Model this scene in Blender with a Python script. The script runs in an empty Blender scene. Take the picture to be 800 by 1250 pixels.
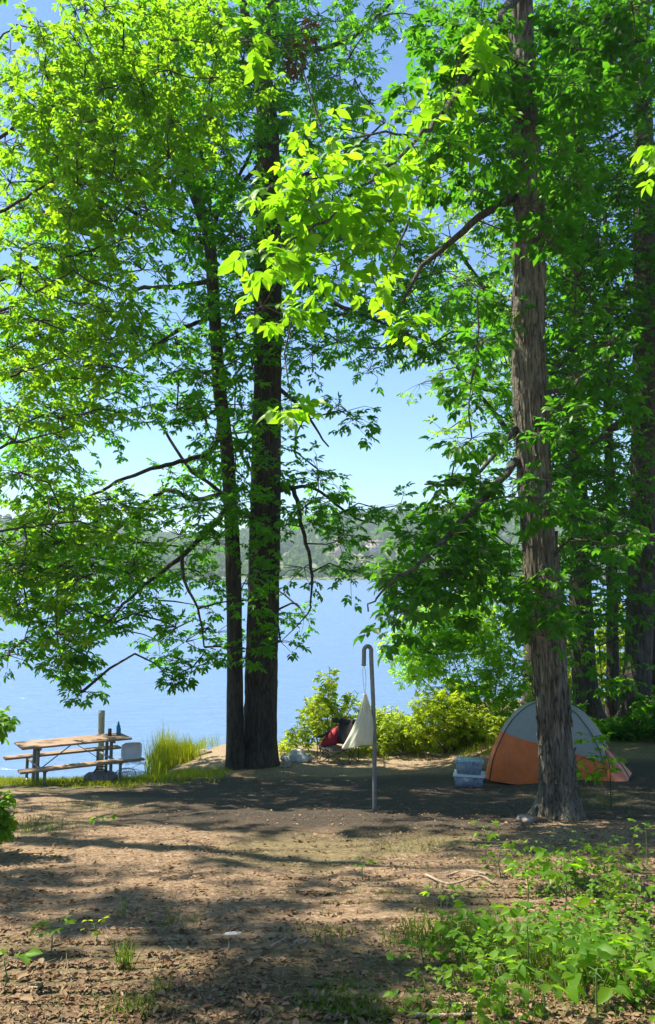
import bpy, math, random
import numpy as np
from mathutils import Vector, Matrix

random.seed(7); rng = np.random.default_rng(11)
S = bpy.context.scene
COL = S.collection
R = math.radians
CZ = 4.45                      # eye height above the lake
PITCH = math.atan(75/900.)
cp, sp_ = math.cos(PITCH), math.sin(PITCH)

def at(px, py, d):
    """point at forward distance d seen in the direction (px,py) of the 800x1250 photograph"""
    u = (px-400)/900.; v = (625-py)/900.
    y = cp - v*sp_; z = sp_ + v*cp
    t = d/y
    return np.array([u*t, d, CZ+z*t])
def project(P):
    P = np.asarray(P, float); y = P[..., 1]; z = P[..., 2]-CZ
    f = y*cp+z*sp_; up = -y*sp_+z*cp
    f = np.where(f < .05, .05, f)
    return 400+900*P[..., 0]/f, 625-900*up/f

# ------------------------------------------------------------------ noise
def _h(ix, iy, iz):
    n = (ix*374761393 + iy*668265263 + iz*1274126177) & 0xFFFFFFFF
    n = ((n ^ (n >> 13))*1274126177) & 0xFFFFFFFF
    return ((n ^ (n >> 16)) & 0xFFFF)/65535.0
def vnoise(x, y, z=0.0):
    x, y, z = np.broadcast_arrays(np.asarray(x, float), y, z)
    fx, fy, fz = np.floor(x), np.floor(y), np.floor(z)
    ix, iy, iz = fx.astype(np.int64), fy.astype(np.int64), fz.astype(np.int64)
    tx, ty, tz = x-fx, y-fy, z-fz
    tx = tx*tx*(3-2*tx); ty = ty*ty*(3-2*ty); tz = tz*tz*(3-2*tz)
    r = 0
    for a in (0, 1):
        for b in (0, 1):
            for c in (0, 1):
                w = (tx if a else 1-tx)*(ty if b else 1-ty)*(tz if c else 1-tz)
                r = r + w*_h(ix+a, iy+b, iz+c)
    return r*2-1
def fbm(x, y, z=0.0, o=4):
    r = 0; a = 1.
    for k in range(o):
        r = r + a*vnoise(np.asarray(x)*2**k+17*k, np.asarray(y)*2**k+5*k, np.asarray(z)*2**k); a *= .5
    return r
def sstep(a, b, x):
    t = np.clip((np.asarray(x, float)-a)/(b-a), 0, 1); return t*t*(3-2*t)

# ------------------------------------------------------------------ terrain
PY = [-60, -20, 0, 2.5, 5, 8.6, 12, 14, 16, 19, 21, 25, 32]
PH = [-3., -.3, 1.45, 1.6, 2.05, 2.77, 3.45, 3.86, 4.14, 4.36, 4.58, 5.5, 6.2]
RH = [-3., -.3, 1.45, 1.6, 2.05, 2.77, 3.40, 3.60, 3.66, 3.75, 3.86, 4.2, 6.0]
def hbase(x, y):
    x = np.asarray(x, float); y = np.asarray(y, float)
    left = 1-sstep(-4.5, -2.3, x+.25*np.sin(y))
    yl = y + left*3.4*sstep(14.2, 16.6, y)
    a = np.interp(yl, PY, PH)
    b = np.interp(y, PY, RH)
    w = sstep(2.0, 4.6, x + .25*np.sin(y*1.3))
    h = a*(1-w)+b*w
    h = h - .25*sstep(2.5, 7, x)*sstep(9, 3, y)     # gentle rise on the near right
    h = h - .3*sstep(-3, -8, x)*sstep(14, 6, y)
    return h
def gz(x, y):
    x = np.asarray(x, float); y = np.asarray(y, float)
    near = sstep(60, 30, np.hypot(x, y))
    h = hbase(x, y)
    h = h + near*(.03*fbm(x*.9, y*.9, 3., 3))
    return CZ-h
def hillz(x, y):
    z = np.interp(y, [480, 500, 540, 600, 700, 850, 1000, 1300, 2500], [-3, .4, 3, 14, 30, 54, 64, 50, 30])
    n = fbm(x/170., y/220., 1., 3)
    z = z*(1+.16*n) + sstep(520, 700, y)*(6*np.sin(x/95.+1.1)+np.clip((x-40)*.045, -7, 16)+np.clip((-x-130)*.06, 0, 16))
    return z

# ------------------------------------------------------------------ materials
def newmat(name):
    m = bpy.data.materials.new(name); m.use_nodes = True
    nt = m.node_tree; nt.nodes.clear()
    out = nt.nodes.new('ShaderNodeOutputMaterial')
    return m, nt, out
def nd(nt, t, **k):
    n = nt.nodes.new(t)
    for a, b in k.items():
        if a in n.inputs: n.inputs[a].default_value = b
        else: setattr(n, a, b)
    return n
def mixc(nt, fac, a, b, mode='MIX'):
    n = nt.nodes.new('ShaderNodeMix'); n.data_type = 'RGBA'; n.blend_type = mode
    for s, v in ((n.inputs[0], fac), (n.inputs[6], a), (n.inputs[7], b)):
        if hasattr(v, 'is_linked') or hasattr(v, 'links'): nt.links.new(v, s)
        else: s.default_value = v if not isinstance(v, tuple) else (*v[:3], 1)
    return n.outputs[2]
def ramp(nt, src, stops):
    n = nt.nodes.new('ShaderNodeValToRGB'); nt.links.new(src, n.inputs[0])
    e = n.color_ramp.elements
    while len(e) < len(stops): e.new(.5)
    for i, (p, c) in enumerate(stops):
        e[i].position = p; e[i].color = (*c, 1) if len(c) == 3 else c
    return n.outputs[0]
def noise_tex(nt, scale, detail=4, rough=.6, vec=None, stretch=None, dist=0.):
    n = nd(nt, 'ShaderNodeTexNoise'); n.inputs['Scale'].default_value = scale
    n.inputs['Detail'].default_value = detail; n.inputs['Roughness'].default_value = rough
    n.inputs['Distortion'].default_value = dist
    if vec is None: vec = nt.nodes.new('ShaderNodeTexCoord').outputs['Object']
    if stretch:
        mp = nt.nodes.new('ShaderNodeMapping'); mp.inputs['Scale'].default_value = stretch
        nt.links.new(vec, mp.inputs[0]); vec = mp.outputs[0]
    nt.links.new(vec, n.inputs['Vector'])
    return n.outputs[0]
def simple(name, col, rough=.6, metal=0., var=.12, scale=12, bump=.0, stretch=None, trans=0.):
    m, nt, out = newmat(name)
    b = nd(nt, 'ShaderNodeBsdfPrincipled'); b.inputs['Roughness'].default_value = rough
    b.inputs['Metallic'].default_value = metal
    n = noise_tex(nt, scale, 5, .65, stretch=stretch)
    lo = tuple(c*(1-var*1.6) for c in col); hi = tuple(min(1, c*(1+var*1.6)) for c in col)
    nt.links.new(ramp(nt, n, [(.3, lo), (.7, hi)]), b.inputs['Base Color'])
    if bump:
        bp = nd(nt, 'ShaderNodeBump'); bp.inputs['Strength'].default_value = bump; bp.inputs['Distance'].default_value = .02
        nt.links.new(n, bp.inputs['Height']); nt.links.new(bp.outputs[0], b.inputs['Normal'])
    sh = b.outputs[0]
    if trans:
        t = nd(nt, 'ShaderNodeBsdfTranslucent'); t.inputs[0].default_value = (*col, 1)
        mx = nd(nt, 'ShaderNodeMixShader'); mx.inputs[0].default_value = trans
        nt.links.new(sh, mx.inputs[1]); nt.links.new(t.outputs[0], mx.inputs[2]); sh = mx.outputs[0]
    nt.links.new(sh, out.inputs[0])
    return m
def leafmat(name, lo, mid, hi, trans=(.30, .45, .03), tf=.5, rough=.45, gloss=.10):
    """leaf: colour varies leaf by leaf through the 'rnd' attribute"""
    m, nt, out = newmat(name)
    a = nd(nt, 'ShaderNodeAttribute'); a.attribute_name = 'rnd'
    c = ramp(nt, a.outputs['Fac'], [(.0, lo), (.5, mid), (1., hi)])
    n = noise_tex(nt, .45, 2, .5)
    tc = ramp(nt, a.outputs['Fac'], [(.0, tuple(x*.7 for x in trans)), (.6, trans), (1., (min(1, trans[0]*1.35), trans[1]*1.12, trans[2]*1.1))])
    c2 = mixc(nt, n, c, tuple(x*.8 for x in mid), 'MIX')
    d = nd(nt, 'ShaderNodeBsdfDiffuse'); nt.links.new(c2, d.inputs[0])
    t = nd(nt, 'ShaderNodeBsdfTranslucent'); nt.links.new(tc, t.inputs[0])
    g = nd(nt, 'ShaderNodeBsdfGlossy'); g.inputs['Roughness'].default_value = rough; g.inputs[0].default_value = (.7, .85, .6, 1)
    mx = nd(nt, 'ShaderNodeMixShader'); mx.inputs[0].default_value = tf
    nt.links.new(d.outputs[0], mx.inputs[1]); nt.links.new(t.outputs[0], mx.inputs[2])
    fr = nd(nt, 'ShaderNodeFresnel'); fr.inputs[0].default_value = 1.4
    mm = nd(nt, 'ShaderNodeMath', operation='MULTIPLY'); nt.links.new(fr.outputs[0], mm.inputs[0]); mm.inputs[1].default_value = gloss*1.6
    mn = nd(nt, 'ShaderNodeMath', operation='MINIMUM'); nt.links.new(mm.outputs[0], mn.inputs[0]); mn.inputs[1].default_value = .035; mm = mn
    m2 = nd(nt, 'ShaderNodeMixShader'); nt.links.new(mm.outputs[0], m2.inputs[0])
    nt.links.new(mx.outputs[0], m2.inputs[1]); nt.links.new(g.outputs[0], m2.inputs[2])
    nt.links.new(m2.outputs[0], out.inputs[0])
    return m
def barkmat(name, dark, light, sc=1., bump=.8, moss=.0):
    m, nt, out = newmat(name)
    b = nd(nt, 'ShaderNodeBsdfPrincipled'); b.inputs['Roughness'].default_value = .9
    n1 = noise_tex(nt, 9*sc, 6, .7, stretch=(1, 1, .16), dist=.6)
    n2 = noise_tex(nt, 34*sc, 4, .7, stretch=(1, 1, .22))
    n3 = noise_tex(nt, 1.3, 3, .6)
    c = ramp(nt, n1, [(.36, dark), (.52, tuple((p+q)/2 for p, q in zip(dark, light))), (.66, light)])
    nc_ = noise_tex(nt, 16*sc, 4, .6, stretch=(1, 1, .15), dist=2.2)
    crack = ramp(nt, nc_, [(.40, (.28, .26, .24)), (.47, (.70, .68, .64)), (.55, (1, 1, 1))])
    c = mixc(nt, ramp(nt, n2, [(.35, (0, 0, 0)), (.7, (.6, .6, .6))]), c, tuple(x*.6 for x in light), 'MIX')
    c = mixc(nt, ramp(nt, n3, [(.4, (0, 0, 0)), (.75, (.35, .35, .35))]), c, tuple(x*1.25 for x in light))
    if moss:
        c = mixc(nt, ramp(nt, n3, [(.5, (0, 0, 0)), (.8, (moss, moss, moss))]), c, (.09, .12, .05))
    c = mixc(nt, 1.0, c, crack, 'MULTIPLY')
    nt.links.new(c, b.inputs['Base Color'])
    ad = nd(nt, 'ShaderNodeMath', operation='ADD'); nt.links.new(nc_, ad.inputs[0])
    m3 = nd(nt, 'ShaderNodeMath', operation='MULTIPLY'); nt.links.new(n2, m3.inputs[0]); m3.inputs[1].default_value = .4
    nt.links.new(m3.outputs[0], ad.inputs[1])
    bp = nd(nt, 'ShaderNodeBump'); bp.inputs['Strength'].default_value = bump; bp.inputs['Distance'].default_value = .05
    nt.links.new(ad.outputs[0], bp.inputs['Height']); nt.links.new(bp.outputs[0], b.inputs['Normal'])
    nt.links.new(b.outputs[0], out.inputs[0])
    return m

M = {}
M['leaf_mid'] = leafmat('leaf_mid_green', (.030, .095, .008), (.052, .145, .009), (.10, .20, .010), (.21, .60, .016), .58)
M['leaf_yellow'] = leafmat('leaf_yellow_green', (.055, .14, .008), (.10, .20, .009), (.18, .26, .010), (.37, .70, .016), .57)
M['leaf_dark'] = leafmat('leaf_deep_green', (.018, .062, .009), (.032, .092, .010), (.055, .13, .011), (.14, .46, .016), .52)
M['leaf_near'] = leafmat('leaf_hickory', (.040, .11, .008), (.070, .165, .009), (.13, .22, .010), (.36, .74, .016), .56, .45)
M['leaf_shrub'] = leafmat('leaf_shrub', (.11, .19, .006), (.20, .28, .008), (.33, .36, .012), (.66, .84, .02), .52)
M['leaf_herb'] = leafmat('leaf_herb', (.04, .12, .012), (.085, .19, .013), (.21, .28, .014), (.35, .68, .02), .48, .55, .05)
M['leaf_young'] = leafmat('leaf_young', (.08, .19, .009), (.14, .28, .011), (.24, .36, .013), (.50, .92, .025), .62)
M['leaf_dead'] = leafmat('leaf_dead', (.10, .05, .025), (.20, .11, .055), (.32, .20, .12), (.22, .11, .04), .15, .6, .02)
M['litter'] = leafmat('leaf_litter', (.08, .042, .024), (.22, .130, .075), (.46, .32, .20), (.20, .11, .05), .1, .7, .015)
M['grass'] = leafmat('grass_blades', (.09, .15, .008), (.17, .22, .010), (.28, .27, .03), (.50, .60, .02), .42, .5, .05)
M['grass_dark'] = leafmat('grass_soft', (.04, .10, .012), (.08, .14, .014), (.14, .18, .03), (.25, .40, .03), .4, .5, .05)
M['far_leaf'] = leafmat('far_leaf', (.03, .10, .012), (.09, .19, .015), (.22, .30, .02), (.14, .26, .02), .3, .6, .02)
M['bark_hero'] = barkmat('bark_shaggy', (.055, .046, .032), (.31, .265, .19), 1.0, 1.0, .25)
M['bark_dark'] = barkmat('bark_dark', (.022, .016, .011), (.11, .080, .055), .9, .9)
M['bark_mid'] = barkmat('bark_mid', (.035, .027, .02), (.15, .12, .095), .9, .9, .3)
M['twig'] = simple('twig_bark', (.055, .042, .032), .9, var=.3, scale=20)
M['stem_green'] = simple('green_stem', (.10, .16, .04), .7, var=.2)
M['steel'] = simple('galvanised_steel', (.20, .215, .20), .55, .5, .18, 14, .15)
M['dark_steel'] = simple('brown_painted_steel', (.10, .085, .07), .55, .3, .25, 14)
M['wood'] = simple('weathered_planks', (.29, .185, .115), .8, 0, .3, 6, .25, (1, 14, 14))
M['wood_post'] = simple('wooden_post', (.46, .41, .29), .85, 0, .25, 9, .3, (6, 6, .6))
M['bag'] = simple('off_white_sack_cloth', (.68, .65, .50), .85, 0, .07, 16, .25, trans=.35)
M['cord'] = simple('pale_cord', (.6, .6, .52), .9)
M['tent_grey'] = simple('tent_grey_fabric', (.36, .335, .30), .6, 0, .05, 9, .12, trans=.2)
M['tent_orange'] = simple('tent_orange_fabric', (.82, .17, .030), .55, 0, .10, 9, .12, trans=.2)
M['tent_flap'] = simple('tent_coral_fabric', (.86, .30, .18), .55, 0, .08, 9, .1, trans=.25)
M['black'] = simple('black_fabric', (.018, .018, .02), .75, 0, .2, 30)
M['red'] = simple('red_fabric', (.48, .03, .05), .7, 0, .12, 20, .1, trans=.2)
M['greycloth'] = simple('grey_cloth', (.19, .18, .20), .85, 0, .25, 14, .4)
M['blue'] = simple('blue_plastic', (.01, .26, .50), .3, 0, .1, trans=.15)
M['brownjar'] = simple('brown_jar', (.10, .06, .04), .4)
M['whiteplastic'] = simple('white_plastic', (.78, .78, .80), .45, 0, .04, trans=.25)
M['rock'] = simple('pale_rock', (.52, .49, .44), .85, 0, .2, 7, .5)
M['rock_dark'] = simple('brown_rock', (.30, .24, .19), .9, 0, .25, 7, .5)
M['deadwood'] = simple('dead_wood', (.30, .235, .17), .9, 0, .3, 10, .4, (1, 1, 1))
M['wall_far'] = simple('house_wall', (.42, .33, .28), .8)
M['roof_far'] = simple('house_roof', (.30, .16, .13), .8)
M['window_far'] = simple('house_window', (.08, .10, .12), .2)
M['stuff_dark'] = simple('packed_things', (.07, .075, .07), .8, 0, .5, 18, .3)
# clear plastic for the bins
def _plastic():
    m, nt, out = newmat('clear_plastic')
    b = nd(nt, 'ShaderNodeBsdfPrincipled'); b.inputs['Base Color'].default_value = (.62, .70, .78, 1); b.inputs['Roughness'].default_value = .25
    t = nd(nt, 'ShaderNodeBsdfTransparent'); t.inputs[0].default_value = (.85, .9, .93, 1)
    n = noise_tex(nt, 9, 3)
    mx = nd(nt, 'ShaderNodeMixShader'); nt.links.new(ramp(nt, n, [(.3, (.22,)*3), (.7, (.42,)*3)]), mx.inputs[0])
    nt.links.new(t.outputs[0], mx.inputs[1]); nt.links.new(b.outputs[0], mx.inputs[2]); nt.links.new(mx.outputs[0], out.inputs[0])
    return m
M['clear'] = _plastic()
def _ground():
    m, nt, out = newmat('forest_floor')
    b = nd(nt, 'ShaderNodeBsdfPrincipled'); b.inputs['Roughness'].default_value = .95
    b.inputs['Specular IOR Level'].default_value = .2
    n1 = noise_tex(nt, 1.1, 5, .65); n2 = noise_tex(nt, 22, 6, .75, dist=.4); n3 = noise_tex(nt, 90, 4, .7)
    v = nd(nt, 'ShaderNodeTexVoronoi'); v.inputs['Scale'].default_value = 34; v.inputs['Randomness'].default_value = 1
    tc = nt.nodes.new('ShaderNodeTexCoord'); mp = nt.nodes.new('ShaderNodeMapping'); mp.inputs['Scale'].default_value = (1, 1.6, 1)
    nt.links.new(tc.outputs['Object'], mp.inputs[0])
    mv = nd(nt, 'ShaderNodeVectorMath', operation='ADD'); nt.links.new(mp.outputs[0], mv.inputs[0])
    nc = nd(nt, 'ShaderNodeTexNoise'); nc.inputs['Scale'].default_value = 12; nt.links.new(tc.outputs['Object'], nc.inputs[0])
    sc = nd(nt, 'ShaderNodeVectorMath', operation='SCALE'); nt.links.new(nc.outputs['Color'], sc.inputs[0]); sc.inputs['Scale'].default_value = .05
    nt.links.new(sc.outputs[0], mv.inputs[1]); nt.links.new(mv.outputs[0], v.inputs['Vector'])
    vs = nd(nt, 'ShaderNodeSeparateColor'); nt.links.new(v.outputs['Color'], vs.inputs[0])
    soil = ramp(nt, n2, [(.30, (.085, .050, .027)), (.5, (.24, .150, .082)), (.72, (.50, .34, .20))])
    chips = ramp(nt, vs.outputs[0], [(0, (.06, .036, .020)), (.4, (.19, .125, .075)), (.75, (.34, .235, .15)), (1., (.56, .43, .30))])
    c = mixc(nt, ramp(nt, n3, [(.4, (.25,)*3), (.6, (.8,)*3)]), soil, chips)
    c = mixc(nt, ramp(nt, n1, [(.38, (0, 0, 0)), (.66, (.55,)*3)]), c, (.35, .235, .135))
    at_ = nd(nt, 'ShaderNodeAttribute'); at_.attribute_name = 'zone'
    sep = nd(nt, 'ShaderNodeSeparateColor'); nt.links.new(at_.outputs['Color'], sep.inputs[0])
    def scaled(a, k):
        mm = nd(nt, 'ShaderNodeMath', operation='MULTIPLY'); nt.links.new(a, mm.inputs[0]); nt.links.new(k, mm.inputs[1]); mm.use_clamp = True; return mm.outputs[0]
    g = scaled(sep.outputs[1], ramp(nt, n2, [(.3, (.35,)*3), (.6, (1,)*3)]))
    c = mixc(nt, g, c, ramp(nt, n3, [(.3, (.05, .075, .018)), (.7, (.12, .15, .035))]))
    c = mixc(nt, sep.outputs[0], c, ramp(nt, n2, [(.3, (.22, .15, .09)), (.7, (.46, .34, .22))]))
    c = mixc(nt, sep.outputs[2], c, ramp(nt, n2, [(.3, (.034, .027, .020)), (.7, (.092, .072, .054))]))  # dark humus tone, also deepens the mid-ground shade in the colour
    nt.links.new(c, b.inputs['Base Color'])
    ad = nd(nt, 'ShaderNodeMath', operation='ADD'); nt.links.new(n2, ad.inputs[0])
    ml = nd(nt, 'ShaderNodeMath', operation='MULTIPLY'); nt.links.new(vs.outputs[1], ml.inputs[0]); ml.inputs[1].default_value = .5
    nt.links.new(ml.outputs[0], ad.inputs[1])
    bp = nd(nt, 'ShaderNodeBump'); bp.inputs['Strength'].default_value = .9; bp.inputs['Distance'].default_value = .035
    nt.links.new(ad.outputs[0], bp.inputs['Height']); nt.links.new(bp.outputs[0], b.inputs['Normal'])
    nt.links.new(b.outputs[0], out.inputs[0]); return m
M['ground'] = _ground()
def _water():
    m, nt, out = newmat('lake_water')
    b = nd(nt, 'ShaderNodeBsdfPrincipled'); b.inputs['Base Color'].default_value = (.12, .20, .34, 1)
    b.inputs['Roughness'].default_value = .26; b.inputs['IOR'].default_value = 1.33
    n1 = noise_tex(nt, 1.5, 3, .55, stretch=(.45, 1.5, 1), dist=.5); n2 = noise_tex(nt, .11, 3, .5, stretch=(.5, 1.6, 1)); n3 = noise_tex(nt, 7, 2, .5, stretch=(.7, 1.4, 1))
    a = nd(nt, 'ShaderNodeMath', operation='MULTIPLY'); nt.links.new(n2, a.inputs[0]); a.inputs[1].default_value = 2.5
    a2 = nd(nt, 'ShaderNodeMath', operation='ADD'); nt.links.new(n1, a2.inputs[0]); nt.links.new(a.outputs[0], a2.inputs[1])
    a3 = nd(nt, 'ShaderNodeMath', operation='MULTIPLY'); nt.links.new(n3, a3.inputs[0]); a3.inputs[1].default_value = .15
    a4 = nd(nt, 'ShaderNodeMath', operation='ADD'); nt.links.new(a2.outputs[0], a4.inputs[0]); nt.links.new(a3.outputs[0], a4.inputs[1])
    bp = nd(nt, 'ShaderNodeBump'); bp.inputs['Strength'].default_value = .55; bp.inputs['Distance'].default_value = .32
    nt.links.new(a4.outputs[0], bp.inputs['Height']); nt.links.new(bp.outputs[0], b.inputs['Normal'])
    nt.links.new(b.outputs[0], out.inputs[0]); return m
M['water'] = _water()

# ------------------------------------------------------------------ object helpers
def tag(o, label=None, cat=None, group=None, kind=None):
    if label: o['label'] = label
    if cat: o['category'] = cat
    if group: o['group'] = group
    if kind: o['kind'] = kind
    return o
def thing(name, loc, label, cat, group=None, rz=0.):
    o = bpy.data.objects.new(name, None); COL.objects.link(o)
    o.location = tuple(float(v) for v in loc); o.rotation_euler = (0, 0, rz); o.empty_display_size = .2
    return tag(o, label, cat, group)
def mesh_np(name, V, F, mat, parent=None, smooth=False, rnd=None, origin=None, mats=None):
    """V (n,3); F list of index arrays (each (k,m)) ; V is in world space when origin is given"""
    V = np.asarray(V, np.float32).reshape(-1, 3)
    if origin is not None: V = V-np.asarray(origin, np.float32)
    if not isinstance(F, list) or not isinstance(F[0], np.ndarray): F = [np.asarray(F)]
    F = [np.asarray(f, np.int32) for f in F if len(f)]
    me = bpy.data.meshes.new(name)
    me.vertices.add(len(V)); me.vertices.foreach_set('co', V.ravel())
    loops = np.concatenate([f.ravel() for f in F]); me.loops.add(len(loops)); me.loops.foreach_set('vertex_index', loops)
    tot = np.concatenate([np.full(len(f), f.shape[1], np.int32) for f in F])
    st = np.concatenate([[0], np.cumsum(tot)[:-1]]).astype(np.int32)
    me.polygons.add(len(tot)); me.polygons.foreach_set('loop_start', st); me.polygons.foreach_set('loop_total', tot)
    if smooth: me.polygons.foreach_set('use_smooth', np.ones(len(tot), bool))
    for m_ in (mat if isinstance(mat, (list, tuple)) else [mat]): me.materials.append(m_)
    if mats is not None: me.polygons.foreach_set('material_index', np.asarray(mats, np.int32))
    if rnd is not None:
        a = me.attributes.new('rnd', 'FLOAT', 'POINT'); a.data.foreach_set('value', np.asarray(rnd, np.float32))
    me.update(calc_edges=True)
    o = bpy.data.objects.new(name, me); COL.objects.link(o)
    if parent is not None: o.parent = parent
    elif origin is not None: o.location = tuple(float(v) for v in origin)
    return o

def unit(v):
    v = np.asarray(v, float); return v/(np.linalg.norm(v, axis=-1, keepdims=True)+1e-9)
def spline(pts, n):
    """Catmull-Rom through rows of pts (any width), n samples"""
    P = np.asarray(pts, float)
    if len(P) == 2: return P[0]+(P[1]-P[0])*np.linspace(0, 1, n)[:, None]
    E = np.vstack([2*P[0]-P[1], P, 2*P[-1]-P[-2]])
    t = np.linspace(0, len(P)-1-1e-6, n); i = t.astype(int); f = (t-i)[:, None]
    a, b, c, d = E[i], E[i+1], E[i+2], E[i+3]
    return .5*((2*b)+(c-a)*f+(2*a-5*b+4*c-d)*f*f+(3*b-a-3*c+d)*f**3)
class Geo:
    def __init__(s): s.V = []; s.Q = []; s.T = []; s.n = 0
    def add(s, V, Q=None, T=None):
        V = np.asarray(V, float).reshape(-1, 3)
        if Q is not None and len(Q): s.Q.append(np.asarray(Q)+s.n)
        if T is not None and len(T): s.T.append(np.asarray(T)+s.n)
        s.V.append(V); s.n += len(V)
    def tube(s, pts, r, seg=10, n=None, cap=True):
        P = np.asarray(pts, float)
        rr = np.full(len(P), r, float) if np.isscalar(r) else np.asarray(r, float)
        if n: X = spline(np.column_stack([P, rr]), n); P = X[:, :3]; rr = X[:, 3]
        T = unit(np.gradient(P, axis=0)); ref = np.array([0, 0, 1.]) if abs(T[0][2]) < .9 else np.array([0, 1., 0])
        A = unit(np.cross(T[0], ref)); rings = []
        for k in range(len(P)):
            A = unit(A-T[k]*np.dot(A, T[k])); B = np.cross(T[k], A)
            th = np.linspace(0, 2*math.pi, seg, endpoint=False)
            rings.append(P[k]+rr[k]*(np.cos(th)[:, None]*A+np.sin(th)[:, None]*B))
        m = len(P); V = np.concatenate(rings); i = np.arange(seg); j = (i+1) % seg; Q = []
        for k in range(m-1): Q.append(np.column_stack([k*seg+i, k*seg+j, (k+1)*seg+j, (k+1)*seg+i]))
        T_ = []
        if cap:
            V = np.vstack([V, P[0], P[-1]])
            T_ = np.vstack([np.column_stack([np.full(seg, m*seg), j, i]), np.column_stack([np.full(seg, m*seg+1), (m-1)*seg+i, (m-1)*seg+j])])
        s.add(V, np.vstack(Q), T_)
    def box(s, c, size, rot=None, bev=.0):
        c = np.asarray(c, float); h = np.asarray(size, float)/2
        b = min(bev, h.min()*.8)
        if b <= 0:
            V = np.array([[x, y, z] for x in (-1, 1) for y in (-1, 1) for z in (-1, 1)])*h
            Q = [[0, 1, 3, 2], [4, 6, 7, 5], [0, 4, 5, 1], [2, 3, 7, 6], [0, 2, 6, 4], [1, 5, 7, 3]]
            T = None
        else:
            V = []; idx = {}
            for x in (-1, 1):
                for y in (-1, 1):
                    for z in (-1, 1):
                        for a in range(3):
                            p = np.array([x, y, z])*(h-b); p[a] = (x, y, z)[a]*h[a]
                            idx[(x, y, z, a)] = len(V); V.append(p)
            Q = []; T = []
            for a in range(3):
                o1, o2 = [q for q in range(3) if q != a]
                for sg in (-1, 1):
                    ks = []
                    for s1, s2 in ((-1, -1), (1, -1), (1, 1), (-1, 1)):
                        k = [0, 0, 0]; k[a] = sg; k[o1] = s1; k[o2] = s2; ks.append(idx[(*k, a)])
                    Q.append(ks)
            for a in range(3):
                o1, o2 = [q for q in range(3) if q != a]
                for s1 in (-1, 1):
                    for s2 in (-1, 1):
                        k1 = [0, 0, 0]; k1[o1] = s1; k1[o2] = s2; k2 = list(k1); k1[a] = -1; k2[a] = 1
                        Q.append([idx[(*k1, o1)], idx[(*k2, o1)], idx[(*k2, o2)], idx[(*k1, o2)]])
            for x in (-1, 1):
                for y in (-1, 1):
                    for z in (-1, 1): T.append([idx[(x, y, z, a)] for a in range(3)])
        V = np.array(V, float)
        if rot is not None: V = V@np.asarray(rot).T
        s.add(V+c, Q, T)
    def build(s, name, mat, parent=None, origin=None, smooth=False, fix=True, rnd=None):
        F = [np.vstack(a) for a in (s.Q, s.T) if a]
        o = mesh_np(name, np.vstack(s.V), F, mat, parent, smooth, rnd, origin)
        if fix and len(o.data.polygons) < 20000:
            import bmesh
            bm = bmesh.new(); bm.from_mesh(o.data); bmesh.ops.recalc_face_normals(bm, faces=bm.faces); bm.to_mesh(o.data); bm.free()
        return o
def rotz(a): c, s = math.cos(a), math.sin(a); return np.array([[c, -s, 0], [s, c, 0], [0, 0, 1.]])
def roty(a): c, s = math.cos(a), math.sin(a); return np.array([[c, 0, s], [0, 1, 0], [-s, 0, c.real]])
def rotx(a): c, s = math.cos(a), math.sin(a); return np.array([[1, 0, 0], [0, c, -s], [0, s, c]])

# ------------------------------------------------------------------ leaves (vectorised)
def leaf_mesh(name, P, D, N, L, W, mat, parent=None, origin=None, fine=False, rnd=None, kind=None):
    """P base point, D direction, N leaf normal, L length, W half width"""
    n = len(P); D = unit(D); Sd = unit(np.cross(D, N)); U = np.cross(Sd, D)
    L = L[:, None]; W = W[:, None]
    if fine == 2:
        tm = [0, .2, .42, .66, .86, 1.]; hwid = [.62, 1., .86, .45]; pts = []
        def mid_(t): return P+D*L*t-U*(.22*L*t*t)
        for t in tm: pts.append(mid_(t))
        for sg in (1, -1):
            for t, w_ in zip(tm[1:5], hwid): pts.append(mid_(t-.03)+Sd*W*(w_*sg)+U*(W*(.34*w_)))
        V = np.stack(pts, 1); k = 14
        T = np.array([[0, 1, 6], [4, 5, 9], [0, 10, 1], [4, 13, 5]]); Q = np.array([[1, 2, 7, 6], [2, 3, 8, 7], [3, 4, 9, 8], [2, 1, 10, 11], [3, 2, 11, 12], [4, 3, 12, 13]])
    elif fine:
        dr = .16*L
        fold = .35*W
        m0 = P; m1 = P+D*L*.33+U*dr*.05; m2 = P+D*L*.68-U*dr*.25; m3 = P+D*L-U*dr
        l1 = P+D*L*.30+Sd*W*.85+U*fold; r1 = P+D*L*.30-Sd*W*.85+U*fold
        l2 = P+D*L*.64+Sd*W*.92+U*(fold-dr*.25); r2 = P+D*L*.64-Sd*W*.92+U*(fold-dr*.25)
        V = np.stack([m0, m1, m2, m3, l1, l2, r1, r2], 1); k = 8
        T = np.array([[0, 1, 4], [2, 3, 5], [0, 6, 1], [2, 7, 3]]); Q = np.array([[1, 2, 5, 4], [1, 6, 7, 2]])
    else:
        b = P; t = P+D*L-U*.10*L
        f = U*W*.4
        l1 = P+D*L*.32+Sd*W*.9+f; l2 = P+D*L*.66+Sd*W*.8+f; r1 = P+D*L*.32-Sd*W*.9+f; r2 = P+D*L*.66-Sd*W*.8+f
        V = np.stack([b, l1, l2, t, r2, r1], 1); k = 6
        T = None; Q = np.array([[0, 3, 2, 1], [0, 5, 4, 3]])
    off = (np.arange(n)*k)[:, None, None]
    F = [(Q[None]+off).reshape(-1, 4)]
    if T is not None: F.append((T[None]+off).reshape(-1, 3))
    if rnd is None: rnd = rng.random(n)
    return mesh_np(name, V.reshape(-1, 3), F, mat, parent, False, np.repeat(rnd, k), origin)

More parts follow.
